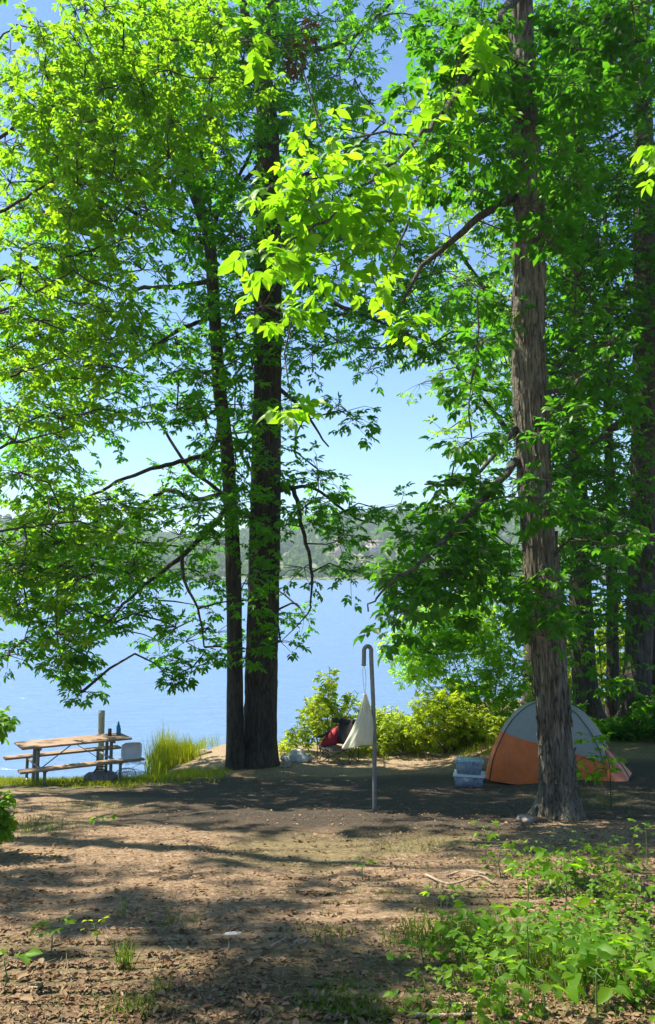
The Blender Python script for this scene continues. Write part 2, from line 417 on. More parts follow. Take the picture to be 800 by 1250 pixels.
def compound(P, D, U, scale, nl=5, ratio=.2, spread=1.0, droop=.25):
    """compound leaves: a terminal leaflet and pairs along a rachis -> arrays for leaf_mesh"""
    n = len(P); D = unit(D); Sd = unit(np.cross(D, U)); U = np.cross(Sd, D)
    out = []
    spec = [(1.0, 0., 1.0)]
    pairs = (nl-1)//2
    for i in range(pairs):
        t = .92-.55*i/max(1, pairs-.5); spec += [(t, spread, .92-.22*i), (t, -spread, .92-.22*i)]
    for t, a, l in spec:
        jit = rng.normal(0, .16, (n, 3))
        d = D*math.cos(a)+Sd*math.sin(a)+jit; d[:, 2] -= droop
        base = P+D*(scale*1.0*t)[:, None]
        nn = U+rng.normal(0, .36, (n, 3))
        Lh = scale*l*rng.uniform(.68, 1.2, n)
        out.append((base, d, nn, Lh, Lh*ratio*rng.uniform(.85, 1.2, n)))
    return [np.concatenate([o[i] for o in out]) for i in range(5)]

def segs_mesh(name, P0, P1, r0, r1, mat, parent, origin, seg=4):
    n = len(P0); T = unit(P1-P0); ref = np.where(np.abs(T[:, 2:3]) < .9, np.array([[0, 0, 1.]]), np.array([[0, 1., 0]]))
    A = unit(np.cross(T, ref)); B = np.cross(T, A); rings = []
    for (P, r) in ((P0, r0), (P1, r1)):
        for k in range(seg):
            th = 2*math.pi*k/seg; rings.append(P+r[:, None]*(math.cos(th)*A+math.sin(th)*B))
    V = np.stack(rings, 1).reshape(-1, 3)
    i = np.arange(seg); j = (i+1) % seg
    Q = np.column_stack([i, j, seg+j, seg+i])
    F = (Q[None]+(np.arange(n)*2*seg)[:, None, None]).reshape(-1, 4)
    return mesh_np(name, V, F, mat, parent, True, None, origin)

def foliage(parent, origin, limbs, clumps, mat, leaf=.12, ratio=.21, nt=7, nl=5, per=3, fine=False, flat=.55, branch_r=.018, name='crown', twig_mat=None, droop=.25, twig_r=1.0):
    """clumps: (x,y,z,r). A branchlet runs from the nearest limb to each clump, twigs fan out and carry compound leaves."""
    C = np.array([c[:4] for c in clumps], float)
    LP = np.vstack([spline(l, 30)[:, :3] for l in limbs])
    s0, s1, q0, q1 = [], [], [], []
    # branchlets
    order = np.argsort([np.min(np.linalg.norm(LP-c[:3], axis=1)) for c in C])
    nodes = LP.copy()
    for k in order:
        c = C[k, :3]; dd = np.linalg.norm((nodes-c)*np.array([1, 1, 1.25]), axis=1)+np.where(nodes[:, 2] > c[2]+.3, .5, 0)
        j = int(np.argmin(dd)); a = nodes[j]; ln = np.linalg.norm(c-a)
        if ln < .05: continue
        m = max(3, int(ln/.35)+1)
        mid = (a+c)/2+rng.normal(0, .10*ln, 3)+np.array([0, 0, .10*ln])
        path = spline([a, mid, c], m)
        rr = np.linspace(branch_r*(.6+.5*min(ln, 3)), branch_r*.45, m)
        s0.append(path[:-1]); s1.append(path[1:]); q0.append(rr[:-1]); q1.append(rr[1:])
        nodes = np.vstack([nodes, path[m//2:]])
    # twigs
    n = len(C); ci = np.repeat(np.arange(n), nt)
    dirs = rng.normal(0, 1, (n*nt, 3)); dirs[:, 2] = dirs[:, 2]*flat+.05
    dirs = unit(dirs)*(rng.uniform(.45, 1.05, n*nt)*C[ci, 3])[:, None]
    a = C[ci, :3]+dirs*.05; e = C[ci, :3]+dirs; e[:, 2] -= .12*C[ci, 3]
    mid = (a+e)/2+rng.normal(0, .06, a.shape)*C[ci, 3:4]; mid[:, 2] += .06*C[ci, 3]
    tr = branch_r*.46*twig_r*np.ones(len(a))
    s0 += [a, mid]; s1 += [mid, e]; q0 += [tr, tr*.7]; q1 += [tr*.7, tr*.35]
    segs_mesh('twigs', np.vstack(s0), np.vstack(s1), np.concatenate(q0), np.concatenate(q1), twig_mat or M['twig'], parent, origin)
    # leaf nodes
    ti = np.repeat(np.arange(len(a)), per); tt = np.tile(np.linspace(.35, 1., per), len(a))
    side = np.where(np.tile(np.arange(per), len(a)) % 2 == 0, 1., -1.)
    P = mid[ti]*(1-tt[:, None])*1.0+e[ti]*tt[:, None]; 
    td = unit(e-a)[ti]; sd = unit(np.cross(td, [0, 0, 1.]))
    D = td*.7+sd*(side*rng.uniform(.3, 1.1, len(ti)))[:, None]+rng.normal(0, .25, (len(ti), 3)); D[:, 2] -= .12
    U = np.tile([[0, 0, 1.]], (len(ti), 1))+rng.normal(0, .35, (len(ti), 3))
    sc = leaf*rng.uniform(.75, 1.2, len(ti))
    A = compound(P, D, U, sc, nl, ratio, droop=droop)
    # colour drifts from clump to clump and leaf to leaf
    cr = rng.random(n); base = cr[ci][ti]
    k = len(A[0])//len(ti)
    rnd = np.clip(np.tile(base, k)*.55+rng.random(len(A[0]))*.5, 0, 1)
    leaf_mesh(name, *A, mat, parent, origin, fine, rnd)

def trunk(name, pts, mat, parent, origin, seg=28, step=.12, amp=.02, kf=3., zf=1.1, flare=.0, seed=0., rough2=0.):
    """pts rows: x,y,z,r. bark ridges are real relief"""
    P = np.asarray(pts, float); ln = np.sum(np.linalg.norm(np.diff(P[:, :3], axis=0), axis=1)); m = max(4, int(ln/step))
    X = spline(P, m); C = X[:, :3]; r = X[:, 3]
    T = unit(np.gradient(C, axis=0)); th = np.linspace(0, 2*math.pi, seg, endpoint=False)
    A = unit(np.cross(T, np.array([[0, 1., .02]]))); B = np.cross(T, A)
    cs, sn = np.cos(th)[None], np.sin(th)[None]
    s = np.concatenate([[0], np.cumsum(np.linalg.norm(np.diff(C, axis=0), axis=1))])[:, None]
    n1 = vnoise(cs*kf+seed, sn*kf+seed*2, s*zf); n2 = vnoise(cs*kf*2.6+9, sn*kf*2.6+seed, s*zf*2.2)
    ridge = 1-np.abs(n2)*2
    d = amp*(.7*n1+.8*ridge)
    if rough2: d = d+rough2*vnoise(cs*kf*5, sn*kf*5+3, s*zf*3.5+seed)
    lump = .06*vnoise(cs*1.2+seed*3, sn*1.2, s*.7)
    rad = r[:, None]*(1+lump)+d
    if flare:
        f = np.exp(-s/(.20))*flare; rad = rad+f*(.75+.30*np.cos(th*3+seed)[None]+.55*vnoise(cs*1.7+seed, sn*1.7, s*2))
    V = C[:, None]+rad[..., None]*(cs[..., None]*A[:, None]+sn[..., None]*B[:, None])
    i = np.arange(seg); j = (i+1) % seg
    Q = np.concatenate([np.column_stack([k*seg+i, k*seg+j, (k+1)*seg+j, (k+1)*seg+i]) for k in range(m-1)])
    return mesh_np(name, V.reshape(-1, 3), Q, mat, parent, True, None, origin)
def limb_mesh(pts, mat, parent, origin, amp=.006, seg=10, step=.15, name='limb'):
    P = np.asarray(pts, float).copy()
    X = spline(P, max(5, int(np.sum(np.linalg.norm(np.diff(P[:, :3], axis=0), axis=1))/step)))
    X[:, :3] += rng.normal(0, .012, X[:, :3].shape)*np.minimum(1, np.arange(len(X)))[:, None]
    g = Geo(); g.tube(X[:, :3], X[:, 3], seg); g.build(name, mat, parent, origin, True, fix=False)
def pxpath(rows):
    """rows (px,py,dist,width_px) -> x,y,z,r"""
    out = []
    for px, py, d, w in rows: p = at(px, py, d); out.append([*p, w*.5*d/900.])
    return out
def cells(maps, dr, r=.6, jit=16, dense=1.0, cell=40, r0=0, c0=0):
    """loose layout of the foliage masses; every mass gets its own distance inside the crown's depth"""
    out = []
    for ri, row in enumerate(maps):
        for ci, ch in enumerate(row):
            if ch in '. ': continue
            cnt = int(ch)*dense; cnt = int(cnt)+(random.random() < cnt-int(cnt))
            for _ in range(cnt):
                px = (ci+c0+.5)*cell+random.uniform(-jit, jit); py = (ri+r0+.5)*cell+random.uniform(-jit, jit)
                d = random.uniform(*dr); p = at(px, py, d); out.append((*p, r*random.uniform(.75, 1.2)))
    return out
def offcrown(center, rad, n, r=.7, margin=60):
    """masses of a crown that lie outside the picture"""
    out = []; tries = 0
    while len(out) < n and tries < n*60:
        tries += 1
        v = rng.normal(0, 1, 3); v = v/np.linalg.norm(v)*rng.uniform(.3, 1)**.6; p = np.array(center)+v*np.array(rad)
        px, py = project(p)
        if p[1] > .3 and -margin < px < 800+margin and py > -margin: continue
        if p[1] <= .3 and p[2] < CZ+3.5: continue
        out.append((*p, r*random.uniform(.8, 1.25)))
    return out

# ------------------------------------------------------------------ the ground, one sheet from behind the viewer to the far shore and beyond
def axis(*segs):
    out = []
    for a, b, st in segs: out.append(np.arange(a, b, st))
    return np.concatenate(out+[[segs[-1][1]]])
gx = axis((-2600, -600, 250), (-600, -100, 50), (-100, -24, 6), (-24, -9, .5), (-9, 9, .09), (9, 24, .5), (24, 100, 6), (100, 600, 50), (600, 2600, 250))
gy = axis((-60, -4, 4), (-4, 1.5, .4), (1.5, 9, .06), (9, 21, .12), (21, 34, .6), (34, 100, 6), (100, 470, 37), (470, 520, 5), (520, 3000, 200))
X, Y = np.meshgrid(gx, gy)
Z = gz(X, Y)
far = Y > 60
Z = np.where(far, np.where(Y < 500, -1.75, np.clip((Y-500)*.05-.3, -.3, 2.)), Z)
fine = sstep(24, 14, np.abs(X))*sstep(22, 12, Y)
Z = Z+fine*(.012*fbm(X*5, Y*5, 1, 3)+.010*np.abs(vnoise(X*11, Y*13, 4))+.015*np.maximum(0, fbm(X*.55+2, Y*.8, 7, 2)-.25))
ny, nx = X.shape
idx = np.arange(nx*ny).reshape(ny, nx)
Q = np.stack([idx[:-1, :-1], idx[:-1, 1:], idx[1:, 1:], idx[1:, :-1]], -1).reshape(-1, 4)
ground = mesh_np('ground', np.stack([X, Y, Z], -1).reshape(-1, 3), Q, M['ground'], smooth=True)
tag(ground, kind='structure')
nz = fbm(X*.6, Y*.6, 5, 3)
sand = sstep(15.6, 17.0, Y+nz*.5)*sstep(3.2, 1.6, X)*sstep(-6.5, -3.6, X+Y*0)+sstep(.1, -.1, Z-.12)*.4
sand = np.clip(sand, 0, 1)
green = np.clip(.9*sstep(12.3, 13.6, Y+nz*.7+.05*np.abs(X+4))*sstep(-2.2, -3.6, X+nz*.4)+.55*sstep(.12, .45, nz)*sstep(.3, 1.6, X)*sstep(7.6, 6, Y)+.45*sstep(.25, .5, nz)*sstep(12, 8, Y)
                + .5*sstep(4.2, 6.0, X+nz*.5)*sstep(8, 10, Y), 0, 1)
dark = np.clip(sstep(7.4, 8.6, Y+nz*.9)*sstep(15.4, 14.3, Y+.4*nz)*sstep(-4.3, -2.0, X+nz)*.95, 0, 1)  # darker soil that also paints in the shade across the middle ground
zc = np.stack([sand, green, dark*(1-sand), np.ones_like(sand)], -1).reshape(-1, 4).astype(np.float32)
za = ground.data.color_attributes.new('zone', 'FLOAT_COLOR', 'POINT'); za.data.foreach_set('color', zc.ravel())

wx = np.array([-2600, 2600.]); 
water = mesh_np('lake_water', [[-2600, 14, 0], [2600, 14, 0], [2600, 503, 0], [-2600, 503, 0]], [[0, 1, 2, 3]], M['water'])
tag(water, kind='structure')

# far hills
hx = axis((-2500, -600, 120), (-600, 600, 12), (600, 2500, 120)); hy = axis((497, 900, 9), (900, 1300, 30), (1300, 2800, 200))
HX, HY = np.meshgrid(hx, hy); HZ = hillz(HX, HY)
ny, nx = HX.shape; idx = np.arange(nx*ny).reshape(ny, nx)
Q = np.stack([idx[:-1, :-1], idx[:-1, 1:], idx[1:, 1:], idx[1:, :-1]], -1).reshape(-1, 4)
M['hill'] = simple('hill_meadow', (.13, .16, .05), .95, 0, .3, .03)
tag(mesh_np('hills', np.stack([HX, HY, HZ], -1).reshape(-1, 3), Q, M['hill'], smooth=True), kind='structure')

# far woodland: one mass of small crowns
def far_wood():
    P = []
    houses = [at(457, 668, 620), at(414, 665, 628)]
    while len(P) < 4300:
        y = 502+(random.random()**1.35)*430; x = random.uniform(-.62, .62)*y
        px, py = project([x, y, 20])
        if 395 < px < 520 and 588 < y < 622 and random.random() < .9: continue     # clearing at the houses
        if 405 < px < 500 and 555 < y < 590 and random.random() < .5: continue
        P.append((x, y))
    P = np.array(P); n = len(P); gzv = hillz(P[:, 0], P[:, 1])
    H = rng.uniform(7, 13, n)*np.where(P[:, 1] < 530, .65, 1)*np.where((np.abs(P[:,0]-20)<70)&(P[:,1]<600), .8, 1); Rr = H*rng.uniform(.30, .46, n)
    V = []; F = []; rn = []; k0 = 0
    nf = 64
    tree_r = rng.random(n)
    d = unit(rng.normal(0, 1, (n, nf, 3))); d[..., 2] = np.abs(d[..., 2])*1.1-.25
    cen = np.stack([P[:, 0], P[:, 1], gzv+H*.55], -1)[:, None]
    lob = .75+.35*rng.random((n, nf, 1))
    pos = cen+d*lob*np.stack([Rr, Rr, H*.48], -1)[:, None]
    nrm = unit(d+rng.normal(0, .45, d.shape)); a = unit(np.cross(nrm, rng.normal(0, 1, d.shape))); b = np.cross(nrm, a)
    s = (Rr*.33)[:, None, None]*rng.uniform(.6, 1.2, (n, nf, 1))
    q = np.stack([pos+a*s, pos+b*s*.8, pos-a*s, pos-b*s*.8], 2).reshape(-1, 3)
    Fq = np.arange(len(q)).reshape(-1, 4)
    r = np.clip(tree_r[:, None]*.75+rng.random((n, nf))*.3, 0, 1)
    # solid inner cores so the slope does not show through
    ring = 6; th = np.linspace(0, 2*math.pi, ring, endpoint=False)
    prof = [(-.9, .3), (-.3, .85), (.4, .8), (.9, .35)]
    core = []
    for zz, rr in prof:
        core.append(np.stack([cen[:, 0, 0][:, None]+np.cos(th)*(Rr*.8*rr)[:, None], cen[:, 0, 1][:, None]+np.sin(th)*(Rr*.8*rr)[:, None], cen[:, 0, 2][:, None]+zz*(H*.45)[:, None]+0*th], -1))
    cv = np.concatenate(core, 1)   # n, 24, 3
    i = np.arange(ring); j = (i+1) % ring
    cq = np.concatenate([np.column_stack([k*ring+i, k*ring+j, (k+1)*ring+j, (k+1)*ring+i]) for k in range(3)])
    cF = (cq[None]+(np.arange(n)*24)[:, None, None]).reshape(-1, 4)+len(q)
    # trunks down to the slope keep each crown rooted
    V = np.vstack([q, cv.reshape(-1, 3)]); rn = np.concatenate([np.repeat(r.ravel(), 4), np.repeat(np.clip(tree_r*.5, 0, 1), 24)])
    o = mesh_np('far_woodland', V, np.vstack([Fq, cF]), M['far_leaf'], rnd=rn)
    tag(o, 'hazy green woodland covering the far shore and the hills across the lake', 'woodland', kind='stuff')
far_wood()

def house(px, py, d, w, label, rz, storeys=2):
    p = at(px, py, d); zt = float(hillz(p[0], p[1])); zb = min(zt, p[2])-1.
    h = max(4.0, p[2]-zb+3.0)
    t = thing('lakeside_house', (p[0], p[1], zb), label, 'house', None, rz)
    g = Geo(); g.box((0, 0, h/2), (w, 7, h)); wl = g.build('wall', M['wall_far'], t)
    g = Geo(); V = [[-w/2-.6, -4.2, h-.1], [w/2+.6, -4.2, h-.1], [w/2+.6, 4.2, h-.1], [-w/2-.6, 4.2, h-.1], [-w/2-.6, 0, h+2.6], [w/2+.6, 0, h+2.6]]
    g.add(V, [[0, 1, 5, 4], [2, 3, 4, 5], [0, 3, 2, 1]], [[0, 4, 3], [1, 2, 5]]); rf = g.build('roof', M['roof_far'], t); g = Geo(); g.box((w*.22, .6, h+2.2), (1.1, 1.1, 2.6)); g.build('chimney', M['wall_far'], rf)
    for s in range(storeys):
        for k in range(int(w//3)):
            g = Geo(); g.box((-w/2+1.8+k*3.0, -3.52, h-1.4-s*2.6), (1.5, .12, 1.2)); g.build('window', M['window_far'], wl)
house(457, 668, 606, 13, 'reddish house in the clearing on the far hillside, the wider one right of the other', .1)
house(415, 666, 606, 7, 'small reddish house half hidden by leaves on the far hillside, left of the wider one', -.2)
SUN_AZ, SUN_EL = R(-70), R(59)
SUND = np.array([math.sin(SUN_AZ)*math.cos(SUN_EL), math.cos(SUN_AZ)*math.cos(SUN_EL), math.sin(SUN_EL)])
def gaps(cl, boxes=((.3, 5.4, 16.2, 19.6, 1.3), (-6.2, -4.1, 13.2, 14.9, 1.4))):
    """crown masses that would shade the shore bushes and the table are absent: the sun reaches those through openings in the crowns"""
    out = []
    for c in cl:
        ok = True
        for x0, x1, y0, y1, z in boxes:
            t_ = (c[2]-z)/SUND[2]; gx_, gy_ = c[0]-SUND[0]*t_, c[1]-SUND[1]*t_
            if t_ > 1.2 and x0 < gx_ < x1 and y0 < gy_ < y1 and random.random() < .93: ok = False
        if ok: out.append(c)
    return out
# ------------------------------------------------------------------ trees
def base_of(x, y): return np.array([x, y, float(gz(x, y))-.06])

# thin dark tree leaning left beside the big one
def tree_thin():
    o = np.array([*at(287, 935, 16.3)[:2], 0]); o[2] = float(gz(o[0], o[1]))-.05
    t = thing('slender_tree', o, 'slender dark tree on the lake shore leaning left, just left of the thick dark trunk', 'tree')
    tp = pxpath([(288, 942, 16.3, 24), (287, 860, 16.3, 19), (285, 700, 16.3, 18), (278, 560, 16.4, 17), (268, 470, 16.5, 16), (262, 380, 16.5, 15), (255, 290, 16.6, 14), (240, 235, 16.7, 11), (222, 185, 16.8, 8), (205, 120, 17, 6), (195, 40, 17.2, 4), (190, -80, 17.3, 2.5)])
    trunk('trunk', tp, M['bark_dark'], t, o, 20, .12, .008, 2.5, 1.2, .05, 1.3)
    L = [pxpath(r) for r in [
        [(257, 298, 16.6, 9), (205, 280, 16.2, 7), (160, 258, 15.7, 5), (100, 220, 15.2, 4), (40, 190, 14.8, 2)],
        [(254, 300, 16.6, 8), (222, 205, 16.8, 6), (185, 180, 17.0, 5), (140, 162, 17.3, 3), (95, 130, 17.5, 2)],
        [(258, 343, 16.5, 7), (215, 350, 17, 6), (160, 355, 17.4, 5), (140, 390, 17.6, 4), (100, 420, 17.8, 4), (40, 445, 18, 3), (-20, 470, 18, 2)],
        [(258, 388, 16.5, 6), (225, 400, 16, 5), (185, 425, 15.6, 4), (150, 450, 15.2, 2)],
        [(272, 500, 16.4, 8), (262, 545, 16.2, 6), (235, 560, 15.8, 6), (195, 570, 15.4, 5), (140, 590, 15, 4), (90, 620, 14.6, 3), (60, 650, 14.4, 2)],
        [(280, 620, 16.3, 8), (262, 640, 16.0, 7), (222, 680, 15.4, 6), (170, 720, 14.9, 4), (130, 760, 14.5, 3), (90, 800, 14.2, 2)],
        [(279, 600, 16.3, 7), (240, 610, 16.8, 6), (200, 600, 17.2, 5), (150, 640, 17.4, 4), (90, 690, 17.6, 3), (40, 720, 17.7, 2)],
        [(281, 640, 16.3, 6), (268, 600, 16.8, 5), (230, 570, 17.2, 4), (185, 500, 17.6, 3)],
        [(255, 290, 16.6, 7), (275, 240, 16.9, 5), (300, 200, 17.2, 4), (320, 150, 17.4, 2)],
        [(222, 668, 15.4, 5), (225, 710, 15.1, 4), (240, 740, 14.9, 3), (250, 790, 14.7, 2)],
        [(240, 235, 16.7, 7), (250, 160, 16.9, 5), (262, 90, 17, 3), (262, 0, 17.2, 2)]]]
    for l in L: limb_mesh(l, M['bark_dark'], t, o, seg=8)
    mp = [
        '..1.22222....',
        '..1222222....',
        '.11221112....',
        '.2222222.....',
        '.222222......',
        '.22222211....',
        '.22222211....',
        '122112221....',
        '1221.2.21....',
        '22112122.....',
        '222222221....',
        '22222222.....',
        '22211222.....',
        '2211..22.....',
        '221..122.....',
        '33222222.....',
        '3333222......',
        '22222211.....',
        '21221.11.....',
        '111.1111.....',
        '.11..1.......',
        '.............']
    cl = cells(mp, (14.2, 18.2), .62, 14)
    cl = gaps(cl)
    foliage(t, o, L+[tp[4:]], cl, M['leaf_mid'], leaf=.145, nt=9, per=4, ratio=.23)
tree_thin()

def tree_big():
    o = np.array([*at(317, 933, 16.6)[:2], 0]); o[2] = float(gz(o[0], o[1]))-.05
    t = thing('broad_tree', o, 'thickest dark trunk on the lake shore, rising straight through the left half', 'tree')
    tp = pxpath([(315, 945, 16.6, 50), (317, 905, 16.6, 40), (320, 800, 16.6, 37), (324, 650, 16.7, 36), (326, 500, 16.8, 34), (327, 380, 16.9, 33), (328, 250, 17, 30), (327, 150, 17.1, 25), (322, 90, 17.2, 22), (330, 20, 17.4, 18), (338, -60, 17.6, 15), (345, -240, 18, 8)])
    trunk('trunk', tp, M['bark_dark'], t, o, 44, .08, .022, 4.5, 1.4, .16, 4.2, .006)
    L = [pxpath(r) for r in [
        [(322, 95, 17.2, 15), (308, 60, 17, 14), (296, 0, 16.8, 12), (280, -80, 16.5, 8), (260, -180, 16, 4)],
        [(312, 62, 17, 11), (285, 48, 16.6, 10), (262, 45, 16.2, 8), (235, 50, 15.8, 6), (205, 48, 15.4, 4), (170, 60, 15, 2)],
        [(268, 45, 16.3, 7), (250, 10, 16, 5), (243, -40, 15.8, 3)],
        [(330, 40, 17.4, 10), (380, 60, 17, 7), (430, 45, 16.6, 5), (480, 0, 16.2, 3), (500, -40, 16, 2)],
        [(335, 330, 16.9, 9), (370, 345, 16.4, 7), (420, 375, 16, 5), (470, 395, 15.6, 3), (500, 410, 15.4, 2)],
        [(334, 240, 17, 8), (370, 215, 17.6, 6), (420, 190, 18, 4), (470, 150, 18.4, 2)],
        [(338, 590, 16.7, 8), (358, 600, 16.2, 6), (368, 640, 15.8, 5), (380, 690, 15.4, 4), (380, 740, 15.1, 2)],
        [(338, 600, 16.7, 6), (380, 595, 17.2, 4), (430, 630, 17.6, 3), (460, 640, 17.8, 1.5)],
        [(320, 200, 17, 7), (290, 230, 17.6, 5), (262, 270, 18.2, 3), (240, 320, 18.5, 2)],
        [(336, 470, 16.8, 6), (370, 500, 17.2, 4), (400, 545, 17.5, 2)],
        [(318, 590, 16.7, 5), (298, 560, 17, 4), (285, 520, 17.3, 2)],
        [(322, 420, 16.9, 6), (300, 440, 17.5, 4), (280, 470, 18, 2)]]]
    for l in L: limb_mesh(l, M['bark_dark'], t, o, seg=9)
    mp = [
        '...12222322211......',
        '...122222331........',
        '....1222223.........',
        '....12223321........',
        '.....2223332........',
        '.....2223332........',
        '......223332........',
        '......23233332......',
        '......12233333......',
        '......223333333.....',
        '......2322333221....',
        '.....1222221........',
        '.....122222.........',
        '......1222..........',
        '......12222.........',
        '......1223321.......',
        '......1.233.........',
        '.......1223.........',
        '........12..........',
        '........11..........']
    cl = cells(mp, (14.8, 19.4), .62, 14)
    cl += offcrown(at(330, -190, 16.8), (4.6, 3.6, 3.0), 90, .8)
    cl = gaps(cl, ((.3, 5.4, 16.2, 19.6, 1.3), (2.0, 6.0, 17.5, 20.5, 4.5)))
    foliage(t, o, L+[tp[5:]], cl, M['leaf_mid'], leaf=.145, nt=9, per=4, ratio=.23)
    # clusters of brown dead leaves caught in the crown
    cl = [(*at(316, 52, 15.2), .16), (*at(312, 78, 15.2), .14), (*at(378, 40, 14.6), .14), (*at(362, 78, 14.7), .12), (*at(360, 62, 14.6), .12)]
    foliage(t, o, [L[1], L[3]], cl, M['leaf_dead'], leaf=.12, nt=7, per=3, name='dead_leaves', ratio=.24)
tree_big()

def tree_left():
    """tree just outside the left border whose bright boughs fill the upper left"""
    x, y = -8.6, 12.5; o = base_of(x, y)
    t = thing('lakeside_tree', o, 'bright yellow-green tree whose boughs hang in from the left border above the picnic table', 'tree')
    tp = [(x, y, o[2]-.1, .34), (x-.1, y, o[2]+2, .24), (x+.05, y+.1, o[2]+5, .2), (x+.2, y+.2, o[2]+8.5, .15), (x+.25, y+.2, o[2]+12, .08), (x+.3, y, o[2]+14, .03)]
    trunk('trunk', tp, M['bark_mid'], t, o, 24, .12, .012, 3, 1.2, .08, 2.)
    L = []
    for (px, py, d), h in [((150, 80, 13.5), 9), ((120, 190, 12), 7.5), ((160, 290, 13), 7), ((90, 330, 11.5), 5.6), ((120, 420, 13.5), 5), ((90, 520, 12), 4), ((60, 640, 11.5), 3), ((70, 760, 12.5), 2.4), ((20, 30, 12), 10), ((-120, 0, 13), 9), ((-250, 300, 12), 7)]:
        e = at(px, py, d); b = np.array([x+.1, y+.1, o[2]+h]); m_ = (b+e)/2+np.array([0, 0, .35])
        L.append([(*b, .06), (*m_, .035), (*e, .01)])
    for l in L: limb_mesh(l, M['bark_dark'], t, o, seg=8)
    mp = [
        '.122223.............',
        '1233322.............',
        '23333221............',
        '2333322.............',
        '2333221.............',
        '233321..............',
        '23322...............',
        '2221................',
        '22221...............',
        '2222................',
        '22221...............',
        '2221................',
        '2211................',
        '11..................',
        '1...................',
        '12221...............',
        '2222................',
        '22211...............',
        '211.................',
        '11..................',
        '....................']
    cl = cells(mp, (11.2, 14.5), .5, 14)
    cl += offcrown((-9.5, 12.0, o[2]+9), (4., 4.0, 4.6), 55, .6)
    cl = gaps(cl)
    foliage(t, o, L+[tp[2:]], cl, M['leaf_yellow'], leaf=.135, nt=9, per=4, ratio=.24)
    cl = [(*at(px, py, d), r) for px, py, d, r in [(60, 610, 11.8, .5), (20, 700, 11.8, .45), (70, 700, 12, .5), (110, 690, 12, .45), (160, 700, 12.2, .45), (30, 780, 12, .45), (80, 820, 12.2, .3), (100, 845, 12.3, .28), (75, 800, 12.2, .3),
          (90, 780, 12.2, .35), (105, 800, 12.3, .25), (20, 740, 11.6, .4), (60, 745, 11.8, .4), (105, 745, 12, .4), (140, 760, 12.2, .3), (10, 800, 11.8, .25), (165, 690, 12.4, .4), (215, 765, 13.4, .28), (210, 830, 13.4, .2), (235, 815, 13.4, .26), (262, 800, 13.4, .22), (185, 745, 13, .3)]]
    foliage(t, o, L, cl, M['leaf_mid'], leaf=.13, nt=9, per=4, ratio=.22, name='hanging_leaves')
tree_left()

